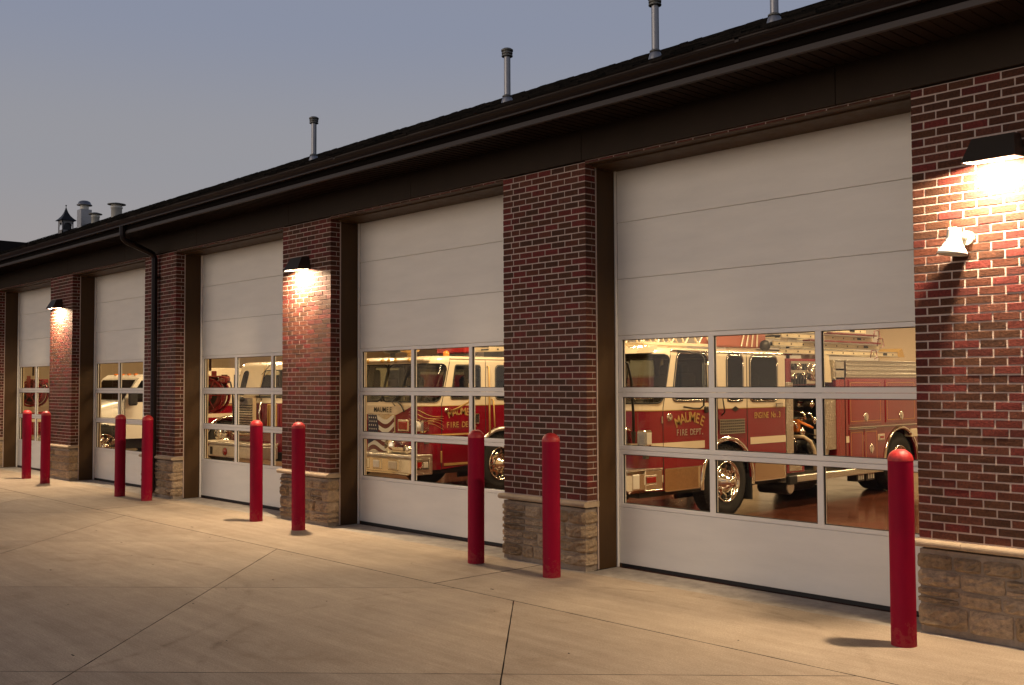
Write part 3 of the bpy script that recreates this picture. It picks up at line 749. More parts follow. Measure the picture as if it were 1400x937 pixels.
class Cab:
    R = .40; TC = -.02; FR = -.42
    def __init__(s, W, root): s.h = W/2; s.root = root; s.AL = s.R*pi/2; s.TM = s.TC-s.AL-(s.h-s.R)
    def S(s, t, z, off=0, side=1):
        k = min(1, max(0, 1-(t+.05)/.8)); rk = max(0, z-1.62)*.26*k
        # slight tumblehome at the very top edge
        th = 0
        if z > 2.36: th = (z-2.36)/.11; th = 1-sqrt(max(0, 1-min(1, th)**2))
        o = off - th*.09
        if t >= s.TC: x, y = s.h+o, t
        elif t >= s.TC-s.AL:
            a = (s.TC-t)/s.R; x = s.h-s.R+(s.R+o)*cos(a); y = s.TC-(s.R+o)*sin(a)
        else: x = s.h-s.R-(s.TC-s.AL-t); y = s.FR-o
        return (x*side, y+rk, z)
    def patch(s, name, t0, t1, z0, z1, m, off=0, side=1, r=0, thick=0, parent=None, nt=None, both=False, mb=None, tilt=0):
        b = mb or MB(); nt = nt or max(2, int(abs(t1-t0)/.06)); rows = []
        zs = [z0, z1]
        if r > 0:
            zs = [z0+r*(1-cos(pi/2*i/5)) for i in range(6)]+[z1-r*(1-cos(pi/2*i/5)) for i in range(5, -1, -1)]
        if z1 > 2.36 or r == 0:
            n = max(1, int((z1-z0)/.12)); 
            if r == 0: zs = [z0+(z1-z0)*i/n for i in range(n+1)]
            if z1 > 2.38 and r == 0: zs = [z for z in zs if z < 2.37]+[2.37+(z1-2.37)*sin(pi/2*i/5) for i in range(6)]
        for z in zs:
            ins = 0
            if r > 0:
                if z < z0+r: ins = r*(1-sqrt(max(0, 1-((z0+r-z)/r)**2)))
                if z > z1-r: ins = r*(1-sqrt(max(0, 1-((z-z1+r)/r)**2)))
            a, c_ = t0+ins, t1-ins
            sh_ = tilt*(z-z0)
            rows.append([s.S(a+(c_-a)*i/nt+sh_, z, off, side) for i in range(nt+1)])
        vs = [p for r_ in rows for p in r_]; k = nt+1
        b.add(vs, [(j*k+i, j*k+i+1, (j+1)*k+i+1, (j+1)*k+i) for j in range(len(rows)-1) for i in range(nt)], m, True)
        if mb is None: return b.build(name, parent or s.root)
        return b
    def shell(s, mb, t0, t1, z0, z1, holes, m, side):
        def cuts(a, b_, st, ex):
            n = max(1, round((b_-a)/st)); L = [a+(b_-a)*i/n for i in range(n+1)]
            for e in ex: L = [v for v in L if abs(v-e) > .012 or v in (a, b_)]+([e] if a < e < b_ else [])
            return sorted(set(L))
        T = cuts(t0, t1, .06, [h_[0] for h_ in holes]+[h_[1] for h_ in holes]); Z = cuts(z0, z1, .11, [h_[2] for h_ in holes]+[h_[3] for h_ in holes]+[2.37+.10*sin(pi/2*i/5) for i in range(6)])
        for i in range(len(T)-1):
            for j in range(len(Z)-1):
                a, b_, c_, d = T[i], T[i+1], Z[j], Z[j+1]; mt, mz = (a+b_)/2, (c_+d)/2
                if any(h_[0] < mt < h_[1] and h_[2] < mz < h_[3] for h_ in holes): continue
                mb.add([s.S(a, c_, 0, side), s.S(b_, c_, 0, side), s.S(b_, d, 0, side), s.S(a, d, 0, side)], [(0, 1, 2, 3)], m, True)
        for a, b_, c_, d, r, inner in holes:      # rounded corners
            for ct, sg in ((a, 1), (b_, -1)):
                if sg == 1 and not inner: continue
                for cz, sz_ in ((c_, 1), (d, -1)):
                    P = [(ct, cz)]+[(ct+sg*r*(1-sin(q*pi/12)), cz+sz_*r*(1-cos(q*pi/12))) for q in range(7)]
                    mb.add([s.S(t_, z_, .001, side) for t_, z_ in P], [(0, q, q+1) for q in range(1, 7)], m)
    def edge(s, mb, t0, t1, z0, z1, r, m, w=.012, off=.006, side=1):
        """raised trim line round a rounded rectangle"""
        P = []
        for cx, cz, a0 in ((t1-r, z1-r, 0), (t0+r, z1-r, pi/2), (t0+r, z0+r, pi), (t1-r, z0+r, 3*pi/2)):
            for i in range(5):
                a = a0+pi/2*i/4; P.append((cx+r*cos(a), cz+r*sin(a)))
        Q = []
        for i in range(len(P)):
            p, q = P[i], P[(i+1) % len(P)]; n = max(1, int(math.hypot(q[0]-p[0], q[1]-p[1])/.08))
            for j in range(n): Q.append((p[0]+(q[0]-p[0])*j/n, p[1]+(q[1]-p[1])*j/n))
        Q.append(Q[0]); mb.tube([s.S(t, z, off, side) for t, z in Q], w/2, m, 6)
    def line(s, mb, pts, m, w=.012, off=.004, side=1):
        Q = []
        for p, q in zip(pts, pts[1:]):
            n = max(1, int(math.hypot(q[0]-p[0], q[1]-p[1])/.07))
            for j in range(n): Q.append((p[0]+(q[0]-p[0])*j/n, p[1]+(q[1]-p[1])*j/n))
        Q.append(pts[-1]); mb.tube([s.S(t, z, off, side) for t, z in Q], w/2, m, 6)
    def text(s, mb, st, t, z, h, m, off=.008, side=1, sx=1., arc=None, mat_=None):
        """letters laid on the cab side, reading left to right as t grows; arc = radius"""
        adv = h*.72*sx; n = len(st); 
        for i, ch in enumerate(st):
            if ch == ' ': continue
            V, F = text_geo(ch)
            d = (i-(n-1)/2)*adv
            for (vx, vy, vz) in (): pass
            P = []
            for vx, vy, vz in V:
                a, b2 = vx*h*sx*1.25, vy*h*1.38
                if arc:
                    th = d/arc; rr = arc+b2; P.append(s.S(t+rr*sin(th)+a*cos(th), z-arc+rr*cos(th)-a*sin(th), off, side))
                else: P.append(s.S(t+d+a, z+b2, off, side))
            mb.add(P, F, m)

def side_poly(mb, h, side, s0, s1, z0, z1, arcs, m, th=.03):
    """body side from s0 to s1 with wheel arch cut-outs (s centre, z centre, r)"""
    P = [(s0, z1), (s0, z0)]
    for c_, cz, r in arcs:
        a0 = math.asin(max(-1, min(1, (z0-cz)/r)))
        for i in range(19):
            a = pi-a0-(pi-2*a0)*i/18; P.append((c_+r*cos(a), cz+r*sin(a)))
    P += [(s1, z0), (s1, z1)]
    # split into vertical quads so that the concave outline triangulates cleanly
    xs_ = sorted(set([round(p[0], 5) for p in P]))
    def low(s):
        z = z0
        for c_, cz, r in arcs:
            if abs(s-c_) < r: z = max(z, cz+sqrt(r*r-(s-c_)**2))
        return z
    for a, b_ in zip(xs_, xs_[1:]):
        za, zb = low(a+1e-6), low(b_-1e-6)
        X0, X1 = side*h, side*(h-th)
        vs = [(X0, a, za), (X0, b_, zb), (X0, b_, z1), (X0, a, z1), (X1, a, za), (X1, b_, zb), (X1, b_, z1), (X1, a, z1)]
        mb.add(vs, [(0, 1, 2, 3), (4, 7, 6, 5), (0, 4, 5, 1)], m)
def arch_ring(mb, h, side, c_, cz, r0, r1, m, a_lo=-.12):
    n = 26; vs = []
    for i in range(n+1):
        a = a_lo+(pi-2*a_lo)*i/n
        for rr, xx in ((r0, .002), (r0, .02), (r1-.02, .032), (r1, .004)): vs.append((side*(h+xx), c_+rr*cos(a), cz+rr*sin(a)))
    mb.add(vs, [(i*4+j, i*4+j+1, i*4+j+5, i*4+j+4) for i in range(n) for j in range(3)], m, True)

def engine_cab(root, W, style):
    c = Cab(W, root); h = W/2; AR = (1.5, .53, .60) if style != 'B' else (1.42, .53, .60)
    SR = 3.05
    # lower red shell: sides with arch cut, wrapped front
    lo = MB()
    for sd in (1, -1):
        side_poly(lo, h, sd, c.TC, SR, .50, 1.60, [AR], RED)
        c.patch('', c.TM, c.TC, .50, 1.60, RED, 0, sd, mb=lo)
    lo.box(-h+.03, h-.03, SR-.03, SR, .5, 1.6, RED)
    body = lo.build('cab_body', root)
    up_ = MB()
    ws = {'A': (-.02, 1.70, 2.37), 'B': (-.05, 1.67, 2.33)}.get(style)
    if style == 'A': WN = [(.19, 1.03, 1.735, 2.395, .10), (1.50, 1.90, 1.715, 2.385, .09), (2.09, 2.82, 1.705, 2.375, .09)]
    else: WN = [(.20, .88, 1.73, 2.30, .03), (1.27, 2.0, 1.71, 2.30, .08), (2.2, 2.9, 1.71, 2.3, .08)]
    for sd in (1, -1):
        H = [(*w_, True) for w_ in WN]
        if ws: H.append((c.TM-.01, ws[0], ws[1], ws[2], .12, False))
        elif sd == 1: H.append((-1.25, .0, 1.72, 2.28, .06, True))
        else: H.append((-.93, -.72, 1.74, 2.28, .08, True))
        c.shell(up_, c.TM, SR, 1.60, 2.47, H, CREAM, sd)
    # seats, dash and lining inside the cab
    it = MB(); it.box(-h+.06, h-.06, -.30, SR-.05, .95, 1.0, LINER).box(-h+.08, h-.08, SR-.07, SR-.04, 1.0, 2.38, LINER).box(-h+.12, h-.12, .1, SR-.05, 2.40, 2.42, LINER)
    it.box(-h+.10, h-.10, -.34, .05, 1.0, 1.62, LINER, .06).box(-.32, .32, .05, 1.5, 1.0, 1.52, LINER, .06)
    for x_ in (-.80, .80):
        for y_ in (.72, 2.35): it.box(x_-.24, x_+.24, y_-.25, y_+.25, 1.05, 1.45, SEAT, .05).box(x_-.24, x_+.24, y_+.18, y_+.32, 1.40, 2.12, SEAT, .05).box(x_-.12, x_+.12, y_+.20, y_+.30, 2.10, 2.28, SEAT, .04)
    it.lathe((.74, .22, 1.72), (0, .7, .7), [(-.012, .21), (0, .225), (.012, .21), (0, .20), (-.012, .21)], BLACK, 24).cyl((.74, .05, 1.55), (.74, .22, 1.72), .03, BLACK)
    it.box(.0, .10, .02, .06, 1.62, 1.84, LENSW, .01)
    it.build('cab_interior', root)
    # roof sheet and back wall
    n = 24; top = []
    for sd, rng in ((1, range(n+1)), (-1, range(n, -1, -1))):
        for i in rng: top.append(c.S(SR+(c.TM-SR)*i/n, 2.47, 0, sd))
    up_.add(top, [tuple(range(len(top)))], CREAM)
    up_.box(-h+.02, h-.02, SR-.03, SR, 1.6, 2.44, CREAM)
    up_.build('cab_roof', root)
    # dark well behind the wheel arch and underbody
    wb = MB().box(-h+.10, h-.10, -.4, SR, .42, .60, BLACK)
    for sd in (1, -1): wb.box(min(sd*(h-.42), sd*(h-.45)), max(sd*(h-.42), sd*(h-.45)), AR[0]-.7, AR[0]+.7, .3, 1.3, BLACK)
    wb.build('underbody', root)
    rg = MB()
    for sd in (1, -1): arch_ring(rg, h, sd, AR[0], AR[1], .595, .665, ALU if style == 'B' else CHROME)
    rg.build('wheel_arch_trim', root)
    mf = MB()
    for sd in (1, -1): mf.box(min(sd*(h-.30), sd*h*.995), max(sd*(h-.30), sd*h*.995), AR[0]+.60, AR[0]+.63, .22, .62, RUBBER)
    mf.build('mud_flap', root)
    for sd in (1, -1): wheel(root, sd*(h-.01), AR[0], .53, 'f', sd)
    tr = MB()
    if style in ('A', 'B'):
        # windscreen wraps round the corner
        for sd in (1, -1):
            c.patch('windscreen', c.TM+.014, -.02 if style == 'A' else -.05, 1.70 if style == 'A' else 1.67, 2.33 if style == 'B' else 2.37, TGLASS, .004, sd, r=.10)
            c.edge(tr, c.TM+.014-.0, -.02 if style == 'A' else -.05, 1.70 if style == 'A' else 1.67, 2.33 if style == 'B' else 2.37, .12, RUBBER, .022, .006, sd)
            c.line(tr, [(-.62, 1.70), (-.62, 2.33)], RUBBER, .014, .008, sd)
    if style == 'A':
        wins = [(.19, 1.03, 1.735, 2.395, .10), (1.50, 1.90, 1.715, 2.385, .09), (2.09, 2.82, 1.705, 2.375, .09)]
        seams_ = [(0.0, .50, 2.42), (1.10, 1.15, 2.42), (2.005, .62, 2.42)]
        stripe = (1.05, 1.155)
    else:
        wins = [(.20, .88, 1.73, 2.30, .03), (1.27, 2.0, 1.71, 2.30, .08), (2.2, 2.9, 1.71, 2.3, .08)]
        seams_ = [(0.0, .46, 2.42), (1.02, 1.0, 2.42), (2.12, .62, 2.42)]
        stripe = (1.085, 1.115)
    if style != 'C':
        for sd in (1, -1):
            for a, b_, z0, z1, r in wins:
                c.patch('side_window', a, b_, z0, z1, TGLASS, .004, sd, r=r*.8); c.edge(tr, a, b_, z0, z1, r, CHROME if style == 'A' else RUBBER, .016, .006, sd)
                c.edge(tr, a-.018, b_+.018, z0-.018, z1+.018, r+.01, RUBBER, .012, .003, sd)
            for a, z0, z1 in seams_: c.line(tr, [(a, z0), (a, z1)], BLACK, .014, -.001, sd)
            c.line(tr, [(-.0, 2.425), (SR, 2.425)], CHROME if style == 'A' else CREAM, .034, .004, sd)
            st = MB()
            for a, b_ in ((c.TM+.4 if style == 'A' else -.62, AR[0]-.56), (AR[0]+.58, SR)):
                c.patch('', a, b_, stripe[0], stripe[1], CREAM if style == 'A' else GOLD, .003, sd, mb=st)
            c.patch('', c.TM+.45, -.0, 1.594, 1.606, GOLD, .004, sd, mb=st); c.patch('', 0, SR, 1.594, 1.604, GOLD, .003, sd, mb=st)
            st.build('stripe', root)
    tr.build('window_trim', root)
    return c, AR

def lattice_ladder(mb, x, y0, y1, z0, z1, m, step=.28, bar=.012):
    for xx in (x, x-.6):
        for z in (z0, z1): mb.box(xx-.02, xx+.02, y0, y1, z-.02, z+.02, m)
        y = y0; i = 0
        while y < y1-.01:
            a, b_ = (z0, z1) if i % 2 == 0 else (z1, z0)
            mb.cyl((xx, y, a), (xx, min(y+step, y1), b_), bar, m, 6); y += step; i += 1
    y = y0
    while y < y1: mb.cyl((x, y, z0), (x-.6, y, z0), .015, m, 6); y += .33

def oval_handle(mb, x, y, z, s=1.):
    mb.lathe((x, y, z), (1, 0, 0), [(0, .052*s), (.008, .052*s), (.012, .045*s), (.006, .03*s), (.010, 0)], CHROME, 18)
    mb.box(x+.006, x+.018, y-.012, y+.012, z-.055*s, z+.01, CHROME)

# ---------------- engine no. 3
def build_engine3():
    T = thing('fire_engine', 'red and cream fire engine number 3 with ladders and open pump panel, behind nearest door', 'fire engine', (-10.22, 3.2, 0))
    W = 2.44; h = W/2; c, AR = engine_cab(T, W, 'A')
    # bumper: chrome wrap
    b = MB(); b.box(-h-.01, h+.01, -.72, -.30, .50, .80, CHROME, .05); b.box(-h-.014, h+.014, -.40, -.03, .53, .80, CHROME, .012)
    b.box(-h-.016, h+.016, -.73, -.03, .80, .82, TREAD).box(h-.02, h+.02, -.40, -.03, .52, .535, CHROME, .004)
    b.box(h-.01, h+.022, -.42, -.16, .60, .74, CHROME, .012).box(h+.02, h+.03, -.39, -.19, .63, .71, LENSR, .004)
    b.box(h-.01, h+.02, -.66, -.52, .56, .76, CASTW, .01)
    b.build('bumper', T)
    # polished skirts
    b = MB()
    for s0, s1 in ((.02, AR[0]-.66), (AR[0]+.68, 3.04)):
        b.prism([(s0, .49), (s1-.04, .49), (s1, .79), (s0, .79)], 'x', h+.001, h+.012, mat('polished_skirt', (.78, .62, .42), .10, metal=1, bump=.25, bscale=3, dist=.02))
        for z in (.485, .79): b.box(h, h+.022, s0, s1, z, z+.012, CHROME)
        b.box(h, h+.022, s1-.055, s1-.03, .49, .79, CHROME)
    b.build('skirt_panel', T)
    L = MB(); c.text(L, 'MAUMEE', .60, 1.43, .145, GOLD, arc=.62); c.text(L, 'FIRE DEPT.', .60, 1.245, .088, ALU, sx=1.0)
    c.text(L, 'ENGINE No.3', 2.54, 1.44, .092, GOLD, sx=1.0)
    L.build('lettering', T)
    # vent screen over the wheel arch
    v = MB(); v.box(h, h+.012, 1.29, 1.92, 1.235, 1.44, BLACK)
    for i in range(13): v.box(h+.010, h+.022, 1.29+.05*i-.006, 1.29+.05*i+.006, 1.235, 1.44, CHROME)
    for i in range(6): v.box(h+.010, h+.022, 1.29, 1.92, 1.235+.04*i-.006, 1.235+.04*i+.006, CHROME)
    v.build('vent_screen', T)
    # handles, mirror, grab rails
    m_ = MB()
    m_.tube([(h+.01, .45, 1.64), (h+.14, .5, 1.62), (h+.22, .55, 1.62), (h+.26, .58, 1.66), (h+.26, .60, 2.32), (h+.22, .56, 2.38), (h+.10, .40, 2.42), (h-.04, .32, 2.43)], .013, STEELG)
    m_.box(h+.20, h+.32, .62, .67, 1.70, 2.25, CHROME, .015); m_.box(h+.20, h+.32, .675, .68, 1.71, 2.24, LENSW)
    m_.build('mirror', T)
    m_ = MB(); m_.tube([(h, 1.13, 2.2), (h+.06, 1.15, 2.18), (h+.06, 1.18, 1.3), (h, 1.18, 1.26)], .012, STEELG)
    m_.tube([(h, 1.30, 1.80), (h+.055, 1.31, 1.78), (h+.055, 1.36, 1.55), (h, 1.36, 1.50)], .011, STEELG)
    m_.build('grab_rail', T)
    m_ = MB(); m_.box(h, h+.04, .93, 1.0, 1.55, 1.64, STEELG, .01).box(h, h+.035, 2.75, 2.94, 1.60, 1.66, CHROME, .01)
    m_.lathe((h, .14, 1.505), (1, 0, 0), [(0, .055), (.02, .05), (.025, .03), (.012, 0)], CHROME, 20)
    m_.prism([(1.70, 1.63), (1.79, 1.59), (1.70, 1.55), (1.61, 1.59)], 'x', h+.001, h+.008, STEELG)
    for z in (1.42, .62): m_.box(h, h+.02, -.045, -.02, z, z+.10, CHROME, .004)
    m_.build('door_handle', T)
    # front details (mostly hidden)
    f = MB(); f.box(-.45, .45, c.FR-.04, c.FR+.02, .95, 1.45, CHROME, .02)
    for i in range(9): f.box(-.40, .40, c.FR-.055, c.FR-.035, 1.0+.048*i, 1.02+.048*i, BLACK)
    for sd in (1, -1):
        x0, x1 = sorted((sd*.58, sd*.98)); f.box(x0, x1, c.FR-.08, c.FR+.06, 1.02, 1.38, CHROME, .02)
        for xx in (.68, .88): f.lathe((sd*xx, c.FR-.08, 1.2), (0, -1, 0), [(0, .08), (.02, .075), (.03, 0)], LENSW, 18)
    f.box(h-.14, h+.01, -.40, -.24, 1.12, 1.34, CHROME, .02).box(h+.01, h+.02, -.37, -.27, 1.15, 1.31, LENSW)
    f.build('front_trim', T)
    v = MB(); v.prism([(c.FR-.02, 2.38), (c.FR+.10, 2.46), (.02, 2.50), (.0, 2.40)], 'x', -h+.12, h-.10, CREAM)
    for i in range(5): v.cyl((-.6+.3*i, c.FR+.1, 2.47), (-.6+.3*i, c.FR+.02, 2.45), .025, AMBER, 10)
    v.build('brow', T)
    # ---------------- pump bay
    s0, s1 = 3.08, 4.90
    P = MB(); P.box(-h+.05, h-.45, s0, s1, .5, 2.0, BLACK).box(-h+.05, h-.06, s0, s1, .46, .56, STEELG)
    P.box(h-.10, h, s0, s0+.20, .86, 1.98, TREAD, .004).box(h-.08, h-.01, s1-.62, s1-.28, .86, 1.9, TREAD, .004)
    P.box(h-.12, h, s0, s0+.50, .55, .83, RED, .004).box(h-.11, h+.006, s0+.06, s0+.42, .58, .80, TREAD)
    P.box(h-.14, h, s1-.30, s1-.02, .55, 2.35, RED, .006)
    P.build('pump_bay', T)
    P = MB(); P.box(h-.50, h-.02, s0+.02, s0+1.05, 1.93, 2.36, RED, .015).box(h-.02, h-.008, s0+.16, s0+.92, 1.96, 2.32, CHROME)
    rnd = random.Random(3)
    for i in range(5):
        for j in range(2):
            yy = s0+.24+.15*i; zz = 2.23-.15*j
            P.lathe((h-.01, yy, zz), (1, 0, 0), [(0, .055), (.03, .055), (.035, .045), (.025, .04), (.03, 0)], CHROME if (i+j) % 2 else STEELG, 18)
    P.lathe((h-.01, s0+.82, 2.14), (1, 0, 0), [(0, .14), (.05, .14), (.07, .12), (.05, .09), (.10, .05), (.11, 0)], CHROME, 24)
    for i in range(5): P.box(h-.008, h+.03, s0+.21+.08*i, s0+.235+.08*i, 1.95, 2.10, STEELG)
    P.build('gauge_panel', T)
    P = MB()
    P.box(h-.44, h-.42, s0+.22, s1-.62, .6, 1.92, mat('pump_panel', (.06, .05, .04), .3, metal=.7))
    for i in range(9):   # drain / lever columns
        for yy in (s0+.30, s0+.44):
            P.lathe((h-.30, yy, 1.86-.09*i), (1, 0, 0), [(0, .02), (.10, .024), (.13, .02), (.14, 0)], CHROME, 10)
    for yy, zz, rr in ((s0+.42, 1.02, .07), (s0+.70, 1.18, .06), (s0+.95, .92, .10), (s0+.66, .75, .06), (s0+1.08, 1.35, .05), (s0+1.0, 1.62, .05)):
        P.lathe((h-.42, yy, zz), (1, 0, 0), [(0, rr*1.15), (.05, rr*1.15), (.055, rr), (.24, rr), (.245, rr*1.2), (.29, rr*1.2), (.30, rr*.6), (.33, 0)], CHROME if rr < .08 else STEELG, 18)
    for yy, z in ((s0+.36, 1.36), (s0+.62, 1.50), (s0+.85, 1.48), (s0+1.12, 1.1)):
        P.tube([(h-.42, yy, z), (h-.25, yy, z+.02), (h-.10, yy+.03, z-.02), (h-.06, yy+.05, z-.12)], .016, CHROME)
    P.box(h-.30, h-.16, s0+.58, s0+.68, 1.17, 1.38, AMBER, .02)
    P.tube([(h-.16, s0+.63, 1.34), (h-.06, s0+.72, 1.28), (h-.02, s0+.80, 1.24)], .022, AMBER)
    P.build('pump_fitting', T)
    P = MB()
    P.tube([(h-.25, s0+.50, 1.10), (h-.08, s0+.62, 1.10), (h-.03, s0+.74, 1.02), (h-.02, s0+.84, .88), (h-.02, s0+.88, .70), (h-.06, s0+.90, .55)], .030, HOSE, 10)
    P.tube([(h-.2, s0+.3, 1.25), (h-.1, s0+.33, 1.05), (h-.1, s0+.4, .92), (h-.2, s0+.5, .86)], .035, BLACK, 8)
    P.build('hose', T)
    P = MB(); P.lathe((h-.15, s0+1.28, .86), (1, .0, 0), [(-.25, .09), (-.05, .10), (0, .15), (.05, .155), (.07, .13), (.075, .11), (.05, 0)], ALU, 20)
    P.box(h-.2, h-.02, s0+1.14, s0+1.20, 1.05, 1.20, CREAM)
    P.build('intake_cap', T)
    P = MB()     # hose covers / crosslay
    P.prism([(s1-.72, 2.46), (s1-.46, 2.42), (s1-.38, 1.98), (s1-.62, 1.98)], 'x', h-.4, h-.03, HOSE)
    P.build('hose_cover', T)
    P = MB().box(h-.5, h+.0, s1-.34, s1-.02, 2.02, 2.36, TREAD, .008)
    P.box(h, h+.012, s1-.31, s1-.05, 2.06, 2.18, ALU).box(h, h+.012, s1-.31, s1-.05, 2.21, 2.33, ALU); P.build('step_box', T)
    P = MB()     # deck gun
    P.cyl((h-.35, s0+.62, 2.36), (h-.35, s0+.62, 2.62), .03, STEELG); P.lathe((h-.35, s0+.62, 2.47), (1, 0, 0), [(-.08, .03), (-.06, .05), (.06, .05), (.08, .03)], LENSR, 10)
    P.box(h-.43, h-.25, s0+.50, s0+.76, 2.62, 2.82, ALU, .02); P.tube([(h-.35, s0+.44, 2.60), (h-.30, s0+.38, 2.62)], .035, LENSR)
    P.build('deck_gun', T)
    # hand lamp on the cab roof edge
    P = MB(); P.lathe((h-.25, s0-.18, 2.56), (.4, -1, .05), [(-.10, .02), (-.05, .07), (.04, .09), (.06, .08), (.05, 0)], STEELG, 16); P.tube([(h-.25, s0-.15, 2.60), (h-.3, s0+.15, 2.63), (h-.3, s0+.5, 2.60)], .015, STEELG); P.build('roof_spotlight', T)
    # running board
    P = MB().box(h-.35, h+.035, s0, 6.12, .40, .505, ALU, .008)
    for z in (.42, .45, .48): P.box(h+.034, h+.038, s0+.02, 6.1, z, z+.008, TREAD)
    P.box(h-.02, h+.06, s0-.02, s0+.20, .375, .51, BLACK, .01)
    P.build('running_board', T)
    P = MB().cyl((h-.55, s0+.10, .33), (h-.02, s0+.10, .33), .12, STEELG, 18).cyl((h-.02, s0+.10, .33), (h-.005, s0+.10, .33), .10, ALU, 18); P.build('exhaust', T)
    P = MB().box(-h+.3, h-.4, 2.0, 9.0, .40, .56, BLACK).box(h-.8, h-.3, 3.6, 4.6, .28, .5, BLACK, .04).cyl((h-.5, 3.7, .33), (h-.5, 4.5, .33), .16, BLACK, 16)
    P.box(h-.22, h-.03, 5.30, 5.56, .27, .42, STEELG, .008).box(h-.22, h-.03, 5.62, 5.92, .27, .42, STEELG, .008)
    for yy in (5.34, 5.41, 5.48, 5.68, 5.76, 5.84):   # chock slots
        P.box(h-.032, h-.022, yy, yy+.035, .30, .39, CASTW)
    P.build('chassis', T)
    # ---------------- rear body
    b0, b1 = 4.90, 8.9; AR2 = (6.85, .53, .60)
    B = MB()
    for sd in (1, -1): side_poly(B, h, sd, b0, b1, .52, 2.06, [AR2], RED)
    B.box(-h+.03, h-.03, b0, b0+.03, .5, 2.06, RED).box(-h+.03, h-.03, b1-.03, b1, .5, 2.06, RED).box(-h+.02, h-.02, b0, b1, 2.0, 2.058, BLACK)
    B.box(h-.5, h-.45, AR2[0]-.75, AR2[0]+.75, .3, 1.3, BLACK)
    B.build('rear_body', T)
    B = MB()
    for i in range(7): B.box(-h+.0, h+.010+.008*(i % 2), b0+.02, b1, 2.062+.040*i, 2.062+.040*(i+1)-.003, ALU, .003)
    B.box(-h+.0, h+.03, b0+.02, b1, 2.34, 2.36, ALU, .004)
    B.build('hose_bed_rail', T)
    st = MB(); st.box(h, h+.005, b0, AR2[0]-.62, .955, 1.065, CREAM).box(h, h+.005, AR2[0]+.62, b1, .955, 1.065, CREAM); st.build('stripe', T)
    rg = MB(); arch_ring(rg, h, 1, AR2[0], AR2[1], .60, .66, CHROME); rg.box(h-.12, h+.03, 7.22, 7.44, .97, 1.12, CREAM, .01); rg.build('wheel_arch_trim', T)
    for a, b_, z0, z1, hs in ((5.0, 6.13, 1.26, 2.02, 1), (6.28, 7.42, 1.26, 2.02, 1), (7.55, 8.8, 1.26, 2.02, 1), (5.0, 5.48, .56, 1.17, 0), (5.5, 5.98, .56, 1.17, 1), (7.6, 8.7, .56, 1.15, 1)):
        d = MB(); d.box(h+.001, h+.014, a, b_, z0, z1, RED, .004)
        q = .045; w = .008; X = h+.0155
        for bb in ((a+q, b_-q, z0+q, z0+q+w), (a+q, b_-q, z1-q-w, z1-q), (a+q, a+q+w, z0+q, z1-q), (b_-q-w, b_-q, z0+q, z1-q)):
            d.box(X-.002, X, bb[0], bb[1], bb[2], bb[3], GOLD)
        D = d.build('compartment_door', T)
        if hs:
            k_ = MB(); oval_handle(k_, h+.014, (a+b_)/2+(.0), 1.38 if z0 > 1 else .82, 1.45); k_.build('handle', D)
    tl = MB().box(h, h+.03, 5.0, 7.44, 1.20, 1.215, ALU).box(h, h+.03, 5.0, 5.9, 1.175, 1.185, ALU).box(h, h+.02, 6.02, 6.20, .965, 1.05, CHROME, .006).box(h+.02, h+.026, 6.05, 6.17, .985, 1.03, LENSR)
    tl.build('body_trim', T)
    for sd in (1, -1): wheel(T, sd*(h-.02), AR2[0], .53, 'r', sd); 
    tyre_in = MB(); tyre_in.cyl((h-.66, AR2[0], .53), (h-.36, AR2[0], .53), .53, TYRE, 32).cyl((-h+.66, AR2[0], .53), (-h+.36, AR2[0], .53), .53, TYRE, 32); tyre_in.build('inner_tyre', T)
    # ---------------- ladders on the rack
    for n_, (z, y0, y1, xo) in enumerate(((2.44, 3.1, 7.0, .10), (2.56, 3.0, 6.4, .16), (2.70, 3.3, 6.25, .20), (2.84, 3.25, 6.1, .24))):
        R_ = MB()
        for xx in (h-xo, h-xo-.45):
            R_.box(xx-.03, xx, y0, y1, z, z+.085, mat('ladder_rail', (.68, .57, .38), .45, metal=.35, var=.15, vscale=8), .006)
            R_.box(xx-.032, xx+.004, y0, y1, z, z+.012, ALU).box(xx-.032, xx+.004, y0, y1, z+.073, z+.086, ALU)
        y = y0+.15; i = 0
        while y < y1-.1:
            R_.cyl((h-xo-.45, y, z+.042), (h-xo+.006, y, z+.042), .014, BLACK if True else ALU, 8); y += .355; i += 1
        R_.box(h-xo+.0, h-xo+.006, y1-.55, y1-.42, z+.025, z+.065, BLACK)
        R_.build('ladder', T)
    R_ = MB(); R_.prism([(7.0, 2.44), (7.22, 2.44), (7.12, 2.60), (6.98, 2.54)], 'x', h-.50, h-.08, GOLD); R_.box(h-.2, h-.06, 3.9, 6.3, 2.655, 2.685, DRED, .008); R_.box(h-.22, h-.08, 4.6, 6.2, 2.795, 2.82, DRED, .008)
    for yy, zz in ((6.25, 2.66), (6.12, 2.80), (6.0, 2.45)):
        R_.tube([(h-.06, yy-.10, zz-.04), (h-.05, yy-.08, zz+.09), (h-.04, yy+.06, zz+.10), (h-.04, yy+.10, zz-.03), (h-.04, yy, zz-.06)], .009, DRED)
    R_.cyl((h-.08, 4.30, 2.36), (h-.08, 4.30, 2.98), .012, BLACK)
    R_.build('ladder_rack', T)
    lt = MB(); lattice_ladder(lt, h-.35, .0, 1.6, 2.54, 2.74, CREAM, .16, .016); lt.box(h-.6, h-.3, 1.65, 3.0, 2.53, 2.75, mat('faded_red', (.35, .10, .06), .5), .02)
    for i in range(4): lt.cyl((h-.29, 2.3+.14*i, 2.54), (h-.29, 2.38+.12*i, 2.74), .014, CREAM, 6)
    lt.build('roof_rack', T)
    return T
build_engine3()

